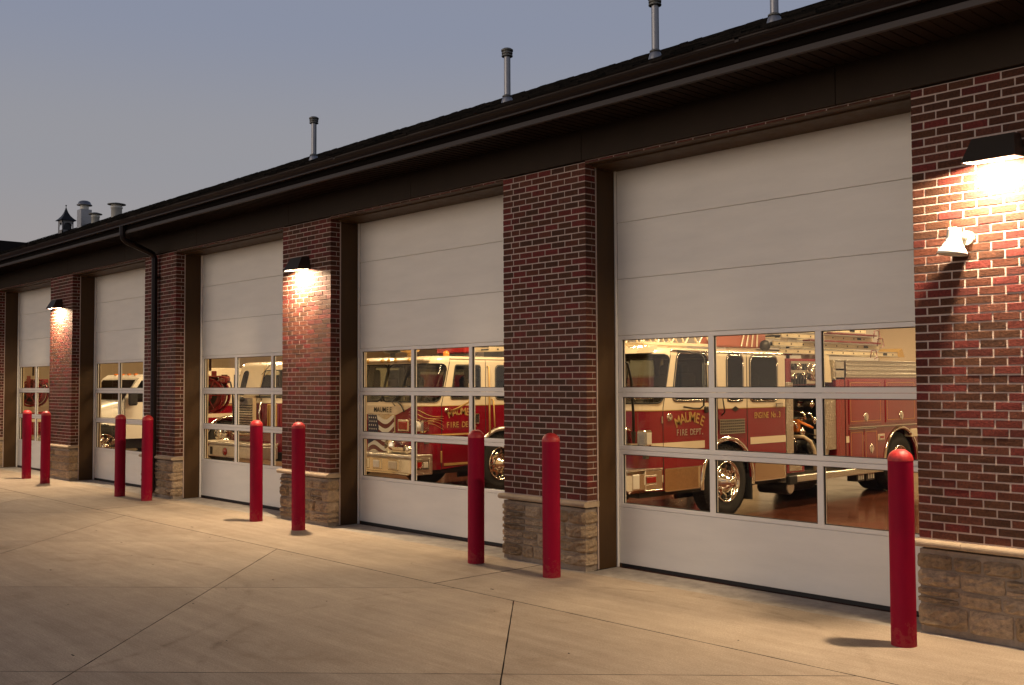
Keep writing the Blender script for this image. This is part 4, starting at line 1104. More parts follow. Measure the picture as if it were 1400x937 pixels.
# ---------------- engine with the flag grille
def build_flag_engine():
    T = thing('fire_engine', 'red and cream fire engine with a striped flag on its grille, behind second door', 'fire engine', (-15.2, 3.36, 0))
    W = 2.4; h = W/2; c, AR = engine_cab(T, W, 'B'); Y = c.FR
    # cream centre of the nose with the name, red corner pods
    f = MB(); f.prism([(-.92, 1.60), (.92, 1.60), (.70, 1.52), (.46, 1.44), (-.46, 1.44), (-.70, 1.52)], 'y', Y-.012, Y+.01, CREAM); f.build('nose_panel', T)
    L = MB()
    for i, ch in enumerate('MAUMEE'):
        V, F = text_geo(ch); L.add([((i-2.5)*.092+.08+vx*.13, Y-.018, 1.485+vy*.125) for vx, vy, vz in V], F, STEELG)
    c.text(L, 'MAUMEE', .44, 1.44, .13, GOLD, arc=.70); c.text(L, 'FIRE DEPT.', .46, 1.22, .10, GOLD)
    L.build('lettering', T)
    # grille with the flag on it
    g_ = MB(); x0, x1, z0, z1 = -.36, .42, .75, 1.43
    g_.box(x0-.02, x1+.02, Y-.02, Y, z0-.02, z1+.02, CHROME, .006)
    gr = g_.build('grille', T)
    fl = MB(); yy = Y-.024
    def wave(u): return .055*sin(u*6.0+.5)
    N = 20
    for r_ in range(8):
        m = DRED if r_ % 2 == 0 else CASTW
        v0 = z0+.02+(z1-z0-.04)*r_/8; v1 = z0+.02+(z1-z0-.04)*(r_+1)/8
        vs = []
        for i in range(N+1):
            u = i/N; xx = x0+(x1-x0)*u; wv = wave(u)*1.4+.10*u
            vs += [(xx, yy, min(z1, max(z0, v0+wv-.05))), (xx, yy, min(z1, max(z0, v1+wv-.05)))]
        fl.add(vs, [(2*i, 2*i+2, 2*i+3, 2*i+1) for i in range(N)], m)
    fl.add([(x0, yy-.003, 1.08), (x0+.26, yy-.003, 1.06), (x0+.33, yy-.003, 1.20), (x0+.27, yy-.003, z1), (x0, yy-.003, z1)], [(0, 1, 2, 3, 4)], BLUEF)
    fl.add([(x0, yy-.003, .90), (x0+.20, yy-.003, .98), (x0+.26, yy-.003, 1.05), (x0, yy-.003, 1.05)], [(0, 1, 2, 3)], BLUEF)
    fl.box(x0, x1, yy-.012, yy-.004, 1.045, 1.062, ALU)
    for i in range(4):
        for j in range(5):
            cx, cz = x0+.04+.065*i+.02*(j % 2), 1.11+.068*j
            P = []
            for k_ in range(10):
                rr = .021 if k_ % 2 == 0 else .009; a = pi/2+k_*pi/5; P.append((cx+rr*cos(a), yy-.006, cz+rr*sin(a)))
            fl.add(P, [tuple(range(10))], CASTW)
    fl.build('flag_panel', gr)
    # warning lights and headlights
    for sd in (1, -1):
        b = MB()
        x0_, x1_ = sorted((sd*.56, sd*.86))
        b.box(x0_, x1_, Y-.05, Y+.02, 1.16, 1.36, CHROME, .01).box(x0_+.03, x1_-.03, Y-.065, Y-.04, 1.19, 1.33, LENSR, .01)
        b.build('warning_light', T)
        b = MB(); xa, xb = sorted((sd*.90, sd*1.14)); b.box(xa, xb, Y+.04, Y+.36, 1.14, 1.36, CHROME, .03)
        b.lathe((sd*1.02, Y+.05, 1.25), (0, -1, 0), [(0, .09), (.03, .08), (.04, 0)], LENSW, 18); b.build('headlight', T)
        b = MB(); b.lathe((sd*1.0, Y+.02, 1.02), (0, -1, 0), [(0, .05), (.04, .045), (.05, 0)], CHROME, 14); b.build('marker_lamp', T)
    # marker lamps on the brow
    br = MB(); br.box(-h+.14, h-.14, Y+.13, Y+.30, 2.36, 2.44, CREAM, .03)
    for x_ in (-.14, .06, .26, .66, -.6):
        br.lathe((x_, Y+.14, 2.40), (0, -1, 0), [(0, .042), (.03, .036), (.045, .02), (.05, 0)], GOLD, 14)
    br.build('brow', T)
    wp = MB()
    for x_, dx in ((-.55, .25), (.45, -.28)): wp.tube([(x_, Y-.02, 1.60), (x_+dx*.3, Y-.03, 1.66), (x_-dx, Y+.06, 1.95)], .010, BLACK)
    for x_, dx in ((-.62, -.1), (.62, .1)): wp.tube([(x_-dx, Y-.02, 1.67), (x_+.35*dx, Y-.035, 1.60), (x_+dx*1.2, Y-.045, 1.50)], .012, BLACK)
    wp.cyl((0.01, Y-.01, 1.67), (0.01, Y+.17, 2.34), .014, RUBBER)
    wp.build('wiper', T)
    # bumper extension, speaker and siren
    b = MB(); b.box(-h-.0, h+.02, -.69, -.35, .72, .775, TREAD, .01); b.box(-h, h+.01, -.67, -.33, .43, .72, CHROME, .03)
    b.box(h-.03, h+.028, -.65, -.22, .43, .775, TREAD, .01)
    b.box(-h+.01, h-.04, -.70, -.66, .43, .47, CHROME, .01)
    for x_, w_, m in ((-.70, .20, CASTW), (-.42, .22, LENSR), (-.10, .18, STEELG), (.24, .24, CASTW), (.72, .3, ALU)):
        b.box(x_-w_/2, x_+w_/2, -.695, -.66, .50, .68, CHROME, .012); b.box(x_-w_/2+.03, x_+w_/2-.03, -.705, -.69, .525, .655, m, .01)
    b.lathe((-.9, -.67, .59), (0, -1, 0), [(0, .10), (.02, .10), (.03, .06), (.02, 0)], STEELG, 20)
    b.box(h+.026, h+.04, -.60, -.30, .52, .68, CHROME, .01).box(h+.038, h+.05, -.57, -.47, .55, .65, LENSR, .006).box(h+.038, h+.05, -.43, -.33, .55, .65, LENSW, .006)
    b.build('bumper', T)
    b = MB(); b.lathe((.48, -.56, .90), (0, -1, 0), [(-.28, .03), (-.22, .08), (-.05, .115), (.02, .135), (.04, .13), (.035, .09), (.045, .085), (.04, .05), (.05, .045), (.045, 0)], CHROME, 26)
    b.box(.44, .52, -.56, -.46, .77, .86, CHROME); b.build('siren', T)
    b = MB(); b.cyl((.60, -.56, .84), (.90, -.56, .84), .055, CHROME, 16); b.lathe((.98, -.56, .86), (0, -1, 0), [(-.2, .02), (-.05, .05), (.05, .08), (.04, 0)], CHROME, 16); b.build('air_horn', T)
    # side trim: scroll, handle, mirror, grab rails
    b = MB()
    for i in range(5):
        P = [(-.62+.66*u, 1.50-.05*i+.05*sin(u*7+i*.8)*(1-u*.5)-.10*u*u) for u in [q/16 for q in range(17)]]
        c.line(b, P, GOLD, .007, .006)
    c.line(b, [(-.62, 1.09), (.85, 1.09)], GOLD, .02, .006)
    b.build('scrollwork', T)
    b = MB(); b.tube([(h, .20, 1.50), (h+.12, .28, 1.56), (h+.24, .42, 1.66), (h+.26, .44, 1.80)], .017, GOLD); b.tube([(h, .36, 1.52), (h+.10, .34, 1.56), (h+.18, .36, 1.62)], .014, GOLD)
    b.box(h+.20, h+.34, .42, .52, 1.74, 2.02, CHROME, .03); b.build('mirror', T)
    b = MB(); b.box(h, h+.02, .62, .86, 1.27, 1.45, CHROME, .012).box(h+.015, h+.03, .70, .78, 1.31, 1.42, BLACK)
    b.lathe((h, .11, 1.52), (1, 0, 0), [(0, .045), (.02, .04), (.01, 0)], CHROME, 18)
    b.box(h, h+.02, -.03, .0, .62, .82, GOLD, .004)
    b.box(h+.0, h+.006, .05, .88, .56, .60, GOLD, .002)
    b.build('door_handle', T)
    b = MB(); b.tube([(h, 1.06, 2.3), (h+.05, 1.06, 2.28), (h+.05, 1.08, 1.1), (h, 1.08, 1.06)], .016, GOLD); b.tube([(h, 1.17, 1.7), (h+.05, 1.17, 1.68), (h+.05, 1.2, 1.2), (h, 1.2, 1.16)], .013, GOLD); b.build('grab_rail', T)
    # beacons and light bar
    b = MB()
    for x_ in (-.15, .36): b.lathe((x_, -.05, 2.47), (0, 0, 1), [(0, .05), (.07, .05), (.09, .16), (.13, .19), (.20, .17), (.26, .08), (.27, 0)], STEELG if x_ < 0 else GOLD, 22)
    b.build('beacon', T)
    b = MB(); b.box(-.6, h-.2, .75, 1.0, 2.50, 2.53, STEELG).box(.1, h-.25, .76, .99, 2.53, 2.66, LENSR, .03).lathe((h-.42, .45, 2.48), (0, 0, 1), [(0, .05), (.04, .06), (.08, .05), (.10, 0)], AMBER, 14)
    b.build('light_bar', T)
    # rear body (mostly hidden behind the brick pier)
    B = MB(); b0, b1 = 3.1, 8.6
    for sd in (1, -1): side_poly(B, h, sd, b0, b1, .52, 2.1, [(6.6, .53, .6)], RED)
    B.box(-h+.03, h-.03, b0, b0+.03, .5, 2.1, RED).box(-h+.03, h-.03, b1-.03, b1, .5, 2.1, RED).box(-h, h, b0, b1, 2.1, 2.16, ALU)
    B.build('rear_body', T)
    st = MB(); st.box(h, h+.005, b0, 5.9, 1.0, 1.11, CREAM); st.build('stripe', T)
    for a, b_ in ((3.3, 4.3), (4.4, 5.6), (7.4, 8.4)):
        d = MB().box(h+.001, h+.014, a, b_, 1.2, 2.0, RED, .004).box(h+.014, h+.017, a+.04, b_-.04, 1.24, 1.25, GOLD).box(h+.014, h+.017, a+.04, b_-.04, 1.95, 1.96, GOLD); D = d.build('compartment_door', T)
        k_ = MB(); oval_handle(k_, h+.014, (a+b_)/2, 1.36); k_.build('handle', D)
    for sd in (1, -1): wheel(T, sd*(h-.02), 6.6, .53, 'r', sd)
    R_ = MB()
    for z in (2.58, 2.70):
        for xx in (h-.2, h-.65): R_.box(xx-.03, xx, 1.3, 7.2, z, z+.085, MATS['ladder_rail'], .006)
    y = 1.5
    while y < 7.1: R_.cyl((h-.65, y, 2.62), (h-.18, y, 2.62), .014, BLACK, 8); y += .35
    for yy in (1.6, 4.5, 6.9): R_.box(h-.7, h-.15, yy, yy+.04, 2.16 if yy > 3 else 2.47, 2.58, STEELG)
    R_.build('ladder', T)
    return T
build_flag_engine()

# ---------------- fourth bay: truck with a chrome louvred grille
def build_chrome_truck():
    T = thing('fire_truck', 'red and cream fire truck with a tall chrome louvred grille behind the third door', 'fire truck', (-19.75, 3.35, 0))
    W = 2.36; h = W/2; c, AR = engine_cab(T, W, 'C'); Y = c.FR
    gx = -.22
    g_ = MB(); g_.box(gx-.46, gx+.52, Y-.16, Y+.02, .90, 1.76, CHROME, .05)
    for i in range(12): g_.box(gx-.37, gx+.43, Y-.172, Y-.155, .97+.052*i, .988+.052*i, BLACK)
    for i in range(12): g_.box(gx-.38, gx+.44, Y-.185, Y-.16, .990+.052*i, 1.006+.052*i, CHROME, .003)
    gr = g_.build('grille', T)
    e = MB(); e.lathe((gx, Y-.165, 1.68), (0, -1, 0), [(0, .06), (.014, .055), (.02, 0)], STEELG, 20); e.v = [(gx+(x-gx)*1.9, y, z) for x, y, z in e.v]; e.build('badge', gr)
    b = MB(); b.box(-h-.06, h+.04, Y-.62, Y-.12, .74, .79, TREAD, .008).box(-h-.06, h+.04, Y-.60, Y-.12, .48, .74, ALU, .02)
    b.lathe((gx+.12, Y-.60, .60), (0, -1, 0), [(0, .085), (.02, .08), (.03, 0)], LENSR, 18); b.lathe((-.85, Y-.60, .72), (0, -1, 0), [(0, .04), (.02, .03), (.02, 0)], LENSR, 12)
    b.box(-.75, -.66, Y-.61, Y-.59, .52, .68, BLACK)
    b.build('bumper', T)
    b = MB(); b.lathe((-.70, Y-.42, .98), (0, -1, 0), [(-.15, .05), (-.05, .12), (.05, .15), (.06, .14), (.04, 0)], CHROME, 22); b.cyl((-.65, Y-.4, .92), (-.35, Y-.4, .90), .05, CHROME, 12)
    b.build('siren', T)
    up_ = MB()    # cream cab front, windscreen to the right of a broad centre panel
    up_.line = None
    c2 = MB(); c.edge(c2, -1.25, -.0, 1.72, 2.28, .06, RUBBER, .02, .006, 1); c.line(c2, [(-1.30, 1.62), (-1.30, 2.44)], GOLD, .014, .003, 1); c.line(c2, [(-1.36, 2.2), (-1.05, 2.44)], STEELG, .014, .004, 1)
    c.edge(c2, -.93, -.72, 1.74, 2.28, .08, RUBBER, .02, .006, -1)
    c.line(c2, [(c.TM+.2, 2.16), (-1.0, 2.30)], GOLD, .012, .004, 1)
    c2.build('seam_trim', T)
    c.patch('windscreen', -1.25, .0, 1.72, 2.28, TGLASS, .004, 1, r=.05)
    c.patch('windscreen', -.93, -.72, 1.74, 2.28, TGLASS, .004, -1, r=.07)
    w = MB()
    for a, b_, z0_, z1_, r_ in ((.20, .88, 1.73, 2.30, .03), (1.27, 2.0, 1.71, 2.30, .08), (2.2, 2.9, 1.71, 2.3, .08)): c.patch('side_window', a, b_, z0_, z1_, TGLASS, .004, 1, r=r_*.8)
    p = MB()
    for xx in (.66, .74, .95): p.box(xx, xx+.03, Y-.06, Y-.01, 1.0, 1.58, GOLD, .008)
    p.tube([(gx+.62, Y-.05, 1.0), (gx+.64, Y-.10, 1.4), (gx+.62, Y-.05, 1.70)], .02, CHROME); p.build('front_rail', T)
    B = MB()
    side_poly(B, h, 1, 3.1, 8.0, .52, 2.2, [(6.2, .53, .6)], RED); side_poly(B, h, -1, 3.1, 8.0, .52, 2.2, [(6.2, .53, .6)], RED)
    B.box(-h, h, 3.1, 8.0, 2.2, 2.26, ALU).box(-h, h, 3.1, 3.13, .5, 2.2, RED).box(-h, h, 7.97, 8.0, .5, 2.2, RED); B.build('rear_body', T)
    for sd in (1, -1): wheel(T, sd*(h-.02), 6.2, .53, 'r', sd)
build_chrome_truck()

# ---------------- fifth bay: white conventional truck, crew body behind
def build_white_truck():
    T = thing('rescue_truck', 'white bonneted rescue truck with a red and cream body behind the fourth door', 'truck', (-25.72, 1.2, 0))
    h = 1.12
    hood = MB()
    # hood: lofted sections along y
    secs = [(-.30, .78, 1.06, .86), (-.22, .92, 1.20, .80), (.05, 1.0, 1.36, .98), (.55, 1.06, 1.50, 1.04), (.95, 1.10, 1.60, 1.0)]
    rings = []
    for y, wx, zt, zb in secs:
        ring = [(-wx, y, zb)]+[(-wx+wx*.06, y, zt-.16), (-wx*.82, y, zt-.03), (0, y, zt), (wx*.82, y, zt-.03), (wx-wx*.06, y, zt-.16)]+[(wx, y, zb)]
        rings.append(ring)
    n = 7
    hood.add([p for r_ in rings for p in r_], [(j*n+i, j*n+i+1, (j+1)*n+i+1, (j+1)*n+i) for j in range(len(rings)-1) for i in range(n-1)]+[tuple(range(n))], WHITEP, True)
    hood.box(h-.10, h-.0, -.3, .1, 1.36, 1.46, BLACK, .02) if False else None
    hb = hood.build('hood', T)
    e = MB().prism([(.02, 1.22), (.42, 1.36), (.42, 1.29), (.06, 1.14)], 'x', .99, 1.068, BLACK); e.build('hood_vent', hb)
    cb = MB()
    P = [(.95, .70), (.95, 1.60), (1.32, 2.16), (1.46, 2.25), (3.3, 2.25), (3.3, .70)]
    cb.prism(P, 'x', -h, h, WHITEP); cb.build('cab', T)
    gl_ = MB(); gl_.add([(-h+.08, .955, 1.635), (h-.08, .955, 1.635), (h-.12, 1.278, 2.12), (-h+.12, 1.278, 2.12)], [(0, 1, 2, 3)], DGLASS); gl_.build('windscreen', T)
    for poly in ([(1.06, 1.58), (1.38, 2.10), (1.84, 2.10), (1.84, 1.58)], [(2.0, 1.6), (2.0, 2.12), (2.6, 2.12), (2.6, 1.6)], [(2.95, 1.72), (2.95, 2.16), (3.25, 2.16), (3.25, 1.72)]):
        MB().prism(poly, 'x', h, h+.008, DGLASS).build('side_window', T)
    tr = MB().box(h, h+.006, 1.93, 1.945, .75, 2.25, BLACK).box(h, h+.006, .97, .985, .75, 1.7, BLACK).box(h, h+.03, 1.66, 1.84, 1.52, 1.56, BLACK, .008)
    for x_ in (-.6, -.2, .2, .6): tr.box(x_-.05, x_+.05, 1.42, 1.5, 2.24, 2.28, AMBER, .01)
    tr.build('cab_trim', T)
    m_ = MB().box(h+.12, h+.20, 1.0, 1.22, 1.50, 1.88, BLACK, .03).tube([(h, 1.15, 1.50), (h+.14, 1.1, 1.52), (h+.15, 1.1, 1.86), (h, 1.2, 1.92)], .012, BLACK); m_.build('mirror', T)
    un = MB().box(-h+.2, h-.25, -.2, 3.2, .45, .98, BLACK).box(-h, h, -.45, -.27, .5, .78, CHROME, .03)
    un.build('chassis', T)
    for sd in (1, -1): wheel(T, sd*(h-.02), .50, .53, 'f', sd); wheel(T, sd*(h+.06), 3.62, .53, 'r', sd)
    ar = MB()
    for sd in (1, -1): arch_ring(ar, h+.08, sd, 3.62, .53, .60, .67, CHROME)
    ar.build('wheel_arch_trim', T)
    B = MB(); hh = h+.08
    side_poly(B, hh, 1, 2.0, 6.6, .55, 1.5, [(3.62, .53, .6)], RED); side_poly(B, hh, -1, 2.0, 6.6, .55, 1.5, [(3.62, .53, .6)], RED)
    B.box(-hh, hh, 2.86, 6.6, 1.5, 2.42, CREAM, .02)
    B.build('rear_body', T)
    MB().box(hh, hh+.006, 2.0, 6.5, 1.16, 1.26, CREAM).box(hh, hh+.005, 2.0, 6.5, 1.46, 1.49, GOLD).build('stripe', T)
    for a, b_ in ((3.45, 3.62), (3.80, 4.12), (4.5, 5.2)): MB().box(hh-.002, hh+.008, a, b_, 1.72, 2.25, DGLASS, .003).build('side_window', T)
    r_ = MB().box(h-.1, h+.09, 1.98, 2.5, .85, 1.5, RED, .02).lathe((h+.09, 2.1, 1.35), (1, 0, 0), [(0, .12), (.03, .12), (.05, .09), (.03, 0)], CHROME, 20); r_.build('equipment_locker', T)
    b = MB().box(.1, .9, 1.9, 2.1, 2.5, 2.62, LENSR, .02).box(.4, .5, 1.95, 2.05, 2.36, 2.5, LENSR); b.build('light_bar', T)
    return T
build_white_truck()

# ---------------- sixth bay: low red brush truck
def build_brush_truck():
    T = thing('brush_truck', 'low red fire pickup behind the farthest door at the left', 'pickup truck', (-30.6, 1.6, 0))
    h = 1.0
    b = MB().prism([(-.2, .6), (-.2, 1.15), (.1, 1.25), (1.1, 1.38), (1.25, 1.40), (5.0, 1.40), (5.0, .6)], 'x', -h, h, RED); b.build('body', T)
    b = MB().prism([(1.2, 1.4), (1.7, 1.95), (3.0, 1.95), (3.1, 1.4)], 'x', -h+.12, h-.12, RED); b.build('cab', T)
    MB().prism([(1.35, 1.44), (1.74, 1.88), (2.9, 1.88), (2.95, 1.44)], 'x', h-.12, h-.108, DGLASS).build('side_window', T)
    MB().box(-h, h, -.42, -.2, .55, .80, CHROME, .03).box(h-.5, h-.2, -.23, -.195, .92, 1.10, LENSW, .01).box(-.4, .4, -.23, -.2, .85, 1.15, CHROME, .01).build('front_trim', T)
    MB().box(h, h+.005, 0, 5, 1.0, 1.08, CREAM).build('stripe', T)
    for sd in (1, -1): wheel(T, sd*(h+.01), .75, .50, 'f', sd); wheel(T, sd*(h+.01), 4.1, .50, 'f', sd)
build_brush_truck()

# ------------------------------------------------------------------ hose reels hanging beside the piers
for k_, (x, z, lb) in enumerate(((-8.22, 1.96, 'red hose reel just inside the left jamb of the nearest door'), (-17.80, 1.79, 'round red hose reel in front of the truck behind the third door'), (-27.30, 1.79, 'round red hose reel behind the farthest door at the left'))):
    R_ = thing('hose_reel', lb, 'hose reel', (x, .95, z), 'red hose reels on the inside of the piers', (0, 0, radians(38)))
    b = MB()
    for yy in (-.15, .13): b.lathe((0, yy, 0), (0, 1, 0), [(0, .325), (.02, .34), (.02, .325), (.012, .285), (.0, .285), (.0, .325)], RED, 36).lathe((0, yy, 0), (0, 1, 0), [(0, .03), (0, .11), (.02, .11), (.02, .03)], RED, 24)
    b.cyl((0, -.17, 0), (0, .17, 0), .04, STEELG).cyl((0, -.12, 0), (0, .12, 0), .205, BLACK, 24)
    for i in range(6):
        a = pi*i/3; b.cyl((.08*cos(a), -.142, .08*sin(a)), (.30*cos(a), -.142, .30*sin(a)), .014, RED, 8)
    b.build('drum', R_)
    b = MB(); b.lathe((0, -.13, 0), (0, 1, 0), [(0, .2), (0, .27), (.26, .27), (.26, .2)], mat('red_hose', (.16, .02, .02), .6), 30)
    for i in range(8): b.lathe((0, -.12+.032*i, 0), (0, 1, 0), [(-.012, .268), (-.006, .28), (.006, .28), (.012, .268)], MATS['red_hose'], 30)
    b.tube([(.27, 0, .1), (.34, 0, .28), (.40, 0, .24), (.44, 0, .05), (.46, 0, -.35), (.46, 0, -.55)], .016, BLACK); b.cyl((.46, 0, -.55), (.46, 0, -.68), .03, STEELG, 10, .015)
    b.build('hose', R_)
    b = MB(); b.box(-.05, .05, -.20, -.17, -.08, .45, RED, .01).box(-.05, .05, .15, .18, -.08, .45, RED, .01).box(-.06, .30, -.20, .18, .33, .36, RED, .006).box(.20, .36, -.1, .1, .22, .34, RED, .02)
    b.tube([(0, .0, .45), (0, .0, 1.2), (0, .0, 4.62-z)], .025, STEELG); b.build('bracket', R_)

# ================================================================== OUTSIDE THINGS
# bollards
bb = MB(); R_B = .092
bb.lathe((0, 0, 0), (0, 0, 1), [(0, R_B), (.4, R_B), (.8, R_B), (1.38, R_B)], REDP, 40)
bme = bb.mesh('sleeve')
bb = MB(); bb.lathe((0, 0, 1.378), (0, 0, 1), [(0, R_B+.0012), (.010, R_B+.0012), (.03, R_B-.003), (.052, R_B-.014), (.072, R_B-.035), (.084, R_B-.06), (.088, 0)], mat('bollard_cap', (.46, .02, .022), .5, var=.3, vscale=25, bump=.4, bscale=60), 40); cme = bb.mesh('cap')
BOL = [(-3.741, -.523, 'red bollard standing in front of the nearest garage door at far right'),
       (-7.53, -.455, 'red bollard in front of the large middle brick pier'),
       (-8.70, -.462, 'red bollard at the right side of the second garage door, left of the middle pier'),
       (-12.37, -.476, 'red bollard in front of the lit lamp pier, left of the second door'),
       (-13.60, -.43, 'red bollard at the right side of the third garage door'),
       (-17.37, -.423, 'red bollard beside the pier that carries the downspout'),
       (-18.41, -.463, 'red bollard in front of the fourth garage door'),
       (-21.93, -.558, 'red bollard beside the far pier with the small lit lamp'),
       (-23.35, -.46, 'red bollard farthest left, in front of the farthest garage door')]
for x, y, lb in BOL:
    t_ = thing('bollard', lb, 'bollard', (x, y, 0), 'red bollards along the garage doors', (random.uniform(-.004, .004), random.uniform(-.004, .004), random.random()*6))
    obj('sleeve', bme, t_); obj('cap', cme, t_)

# wall lamps
def wall_lamp(x, z, lb, e):
    t_ = thing('wall_lamp', lb, 'wall lamp', (x, 0, z), 'lit wall lamps on the brick piers')
    b = MB(); w0, w1 = .155, .20
    vs = []
    # wedge housing: narrow at top back, wide at the bottom front
    top = [(-w0, -.004, .17), (w0, -.004, .17), (w0, -.125, .155), (-w0, -.125, .155)]
    bot = [(-w1, -.004, -.02), (w1, -.004, -.02), (w1, -.225, -.035), (-w1, -.225, -.035)]
    b.add(top+bot, [(0, 1, 2, 3), (0, 4, 5, 1), (1, 5, 6, 2), (2, 6, 7, 3), (3, 7, 4, 0)], BRONZE)
    ib = [(x_*.94, y_*.94 if y_ < -.1 else -.02, z_+.0) for x_, y_, z_ in bot]; it = [(x_*.72, y_*.60 if y_ < -.1 else -.03, .05) for x_, y_, z_ in bot]
    b.add(bot+ib, [(i, (i+1) % 4, 4+(i+1) % 4, 4+i) for i in range(4)], BRONZE)
    b.add(ib+it, [(i, (i+1) % 4, 4+(i+1) % 4, 4+i) for i in range(4)]+[(4, 5, 6, 7)], CASTW)
    b.build('housing', t_)
    b = MB(); b.add([(-.14, -.05, .024), (.14, -.05, .024), (.14, -.135, .020), (-.14, -.135, .020)], [(0, 1, 2, 3)], LENS); b.build('lens', t_)
    la = bpy.data.lights.new('lamp_light', 'AREA'); la.shape = 'RECTANGLE'; la.size = .16; la.size_y = .07; la.energy = e; la.color = (1, .76, .49); la.spread = radians(178)
    lo = bpy.data.objects.new('lamp_light', la); COL.objects.link(lo); lo.parent = t_; lo.location = (0, -.155, .0); lo.rotation_euler = (radians(-4), 0, 0)
wall_lamp(-3.17, 3.66, 'large lit bronze wall lamp on the nearest brick pier at far right', 245)
wall_lamp(-13.04, 3.66, 'lit bronze wall lamp on the brick pier between the second and third doors', 245)
wall_lamp(-22.82, 3.66, 'small lit wall lamp on the farthest lit pier at left', 245)

# white floodlight head (unlit) below the right lamp
t_ = thing('floodlight', 'small white unlit floodlight head pointing down on the nearest brick pier', 'floodlight', (-3.44, 0, 3.08))
b = MB(); b.cyl((.02, -.004, 0), (.02, -.035, 0), .055, CASTW, 20); b.tube([(.02, -.03, 0), (.0, -.06, .01), (-.03, -.10, .02)], .022, CASTW, 10); b.build('mount', t_)
b = MB(); b.lathe((-.035, -.105, .075), (-.10, -.05, -1), [(0, .0), (.0, .045), (.02, .052), (.07, .055), (.105, .062), (.15, .085), (.185, .108), (.205, .115), (.205, .108), (.18, .10), (.12, .05), (.11, 0)], CASTW, 30); b.build('shade', t_)

# roof vent pipes
pm = MB(); pm.lathe((0, 0, 0), (0, 0, 1), [(-.08, .085), (.0, .075), (.05, .062), (.07, .052)], GALV, 20).lathe((0, 0, .07), (0, 0, 1), [(0, .045), (0, .062), (.012, .062), (.025, .045)], GALVD, 20); flash = pm.mesh('flashing')
pipe = MB().cyl((0, 0, .05), (0, 0, .60), .040, GALV, 20).mesh('pipe')
pc = MB().lathe((0, 0, .57), (0, 0, 1), [(0, .05), (.0, .068), (.012, .07), (.014, .055), (.03, .055), (.032, .068), (.05, .068), (.052, .055), (.065, .055), (.067, .074), (.085, .074), (.10, .05), (.105, 0)], GALVD, 20).mesh('cap')
for x, lb in ((-13.57, 'galvanised vent pipe on the roof above the third door, leftmost of the tall pipes'), (-9.20, 'galvanised vent pipe on the roof above the second door'), (-6.885, 'galvanised vent pipe on the roof above the nearest door'), (-5.43, 'galvanised vent pipe on the roof, cut off by the top edge, rightmost')):
    t_ = thing('vent_pipe', lb, 'vent pipe', (x, .5, rz(.5)), 'tall roof vent pipes')
    obj('flashing', flash, t_); obj('pipe', pipe, t_); obj('cap', pc, t_)

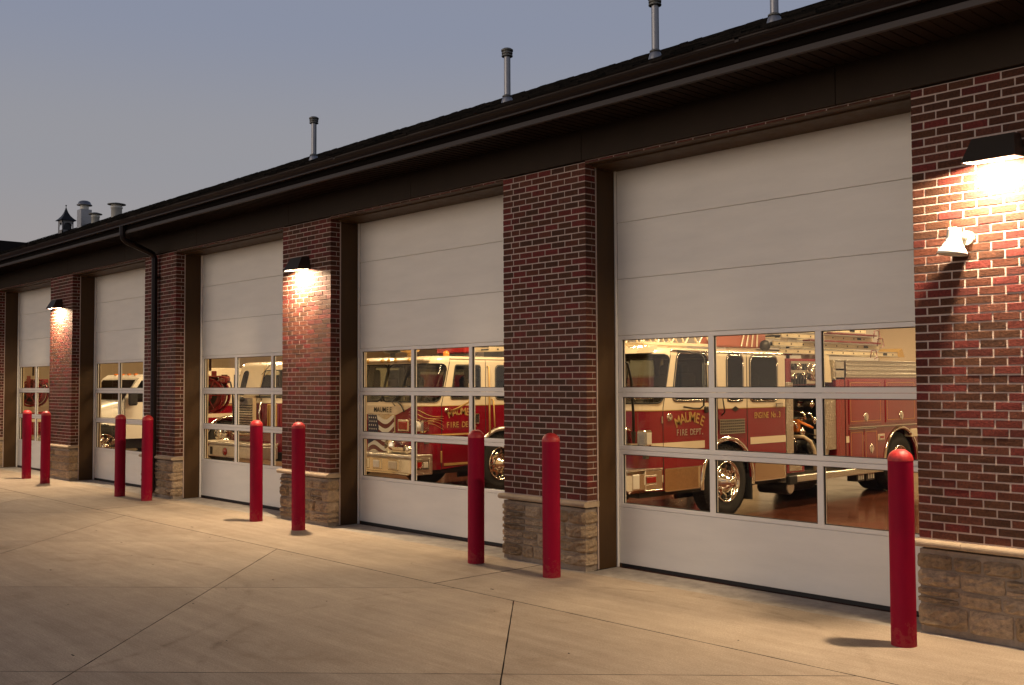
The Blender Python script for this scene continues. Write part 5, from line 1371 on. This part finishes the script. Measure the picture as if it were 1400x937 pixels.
# ridge top fittings far left
def cupola(x, y, z):
    t_ = thing('cupola', 'small dark louvred cupola with a flared pointed roof on the far ridge', 'cupola', (x, y, z))
    K = .66; s = .42; b = MB()
    for sx in (-1, 1):
        for sy in (-1, 1): b.box(sx*s-.07*(sx > 0), sx*s+.07*(sx < 0), sy*s-.07*(sy > 0), sy*s+.07*(sy < 0), -.5, .78, CUPW)
    b.box(-s, s, -s, s, -.5, .12, CUPW).box(-s, s, -s, s, .62, .78, CUPW)
    b.box(-s+.10, s-.10, s-.14, s-.12, .1, .64, COPPER).box(s-.14, s-.12, -s+.1, s-.1, .1, .64, COPPER)
    for sx in (-1, 1):
        for i in range(6):
            a = pi*i/6; a2 = pi*(i+1)/6; r = .30
            for ax in (0, 1):
                P = [(r*cos(a), .38+.26*sin(a)), (r*cos(a2), .38+.26*sin(a2)), (r*cos(a2), .70), (r*cos(a), .70)]
                if ax: b.prism(P, 'y', sx*s*.98-.01, sx*s*.98+.01, CUPW)
                else: b.prism(P, 'x', sx*s*.98-.01, sx*s*.98+.01, CUPW)
    b.v = [(p*K*.9, q*K*.9, w*K) for p, q, w in b.v]; b.build('base', t_)
    r_ = MB(); pr = [(0, .60), (.04, .56), (.16, .42), (.34, .26), (.55, .14), (.78, .06), (.90, .03)]
    vs = []
    for hh, q in pr: vs += [(-q, -q, .78+hh), (q, -q, .78+hh), (q, q, .78+hh), (-q, q, .78+hh)]
    r_.add(vs, [(j*4+i, j*4+(i+1) % 4, (j+1)*4+(i+1) % 4, (j+1)*4+i) for j in range(len(pr)-1) for i in range(4)]+[(0, 1, 2, 3)], COPPER)
    r_.v = [(p*K*.9, q*K*.9, w*K) for p, q, w in r_.v]; r_.build('roof', t_)
    f_ = MB().cyl((0, 0, 1.66), (0, 0, 1.84), .02, COPPER).lathe((0, 0, 1.84), (0, 0, 1), [(-.05, .01), (-.03, .045), (0, .055), (.03, .045), (.05, .0)], COPPER, 12); f_.v = [(p*K, q*K, w*K) for p, q, w in f_.v]; f_.build('finial', t_)
cupola(-47.8, 9.0, 8.93)
t_ = thing('exhaust_fan', 'boxy metal roof exhaust with a domed mushroom cap beside the cupola', 'roof exhaust', (-45.6, 9.0, 8.93))
MB().box(-.235, .235, -.235, .235, -.3, .74, GALV, .01).build('curb', t_)
MB().lathe((0, 0, .74), (0, 0, 1), [(0, .18), (.22, .18)], CASTW, 24).build('neck', t_)
MB().lathe((0, 0, .93), (0, 0, 1), [(0, .18), (0, .32), (.03, .32), (.06, .28), (.16, .23), (.20, .15), (.21, 0)], GALV, 24).build('dome', t_)
for x, z, s, lb in ((-44.35, 8.90, .66, 'short white roof flue with a flat cap next to the exhaust box'), (-42.1, 8.90, .86, 'larger white roof flue with a flat cap standing alone on the ridge')):
    t_ = thing('roof_flue', lb, 'roof flue', (x, 9.0, z), 'white flues on the far ridge')
    MB().lathe((0, 0, 0), (0, 0, 1), [(-.4, .25*s), (.44*s, .25*s), (.45*s, .28*s), (.52*s, .28*s), (.53*s, .25*s), (.62*s, .25*s)], CASTW, 24).build('pipe', t_)
    MB().lathe((0, 0, .62*s), (0, 0, 1), [(0, .25*s), (0, .42*s), (.03, .42*s), (.08, .12), (.09, 0)], GALVD, 24).build('cap', t_)

# small debris and stains on the slab
b = MB(); rnd = random.Random(9)
for i in range(60):
    x = rnd.uniform(-16, -1.5); y = rnd.uniform(-5.5, -.3); s = rnd.uniform(.002, .007)
    a = rnd.random()*3; L_ = s*rnd.choice((1, 1, 1, 4))
    b.box(x-L_, x+L_, y-s, y+s, -.001, .003, JOINT)
b.build('debris', kind='stuff')
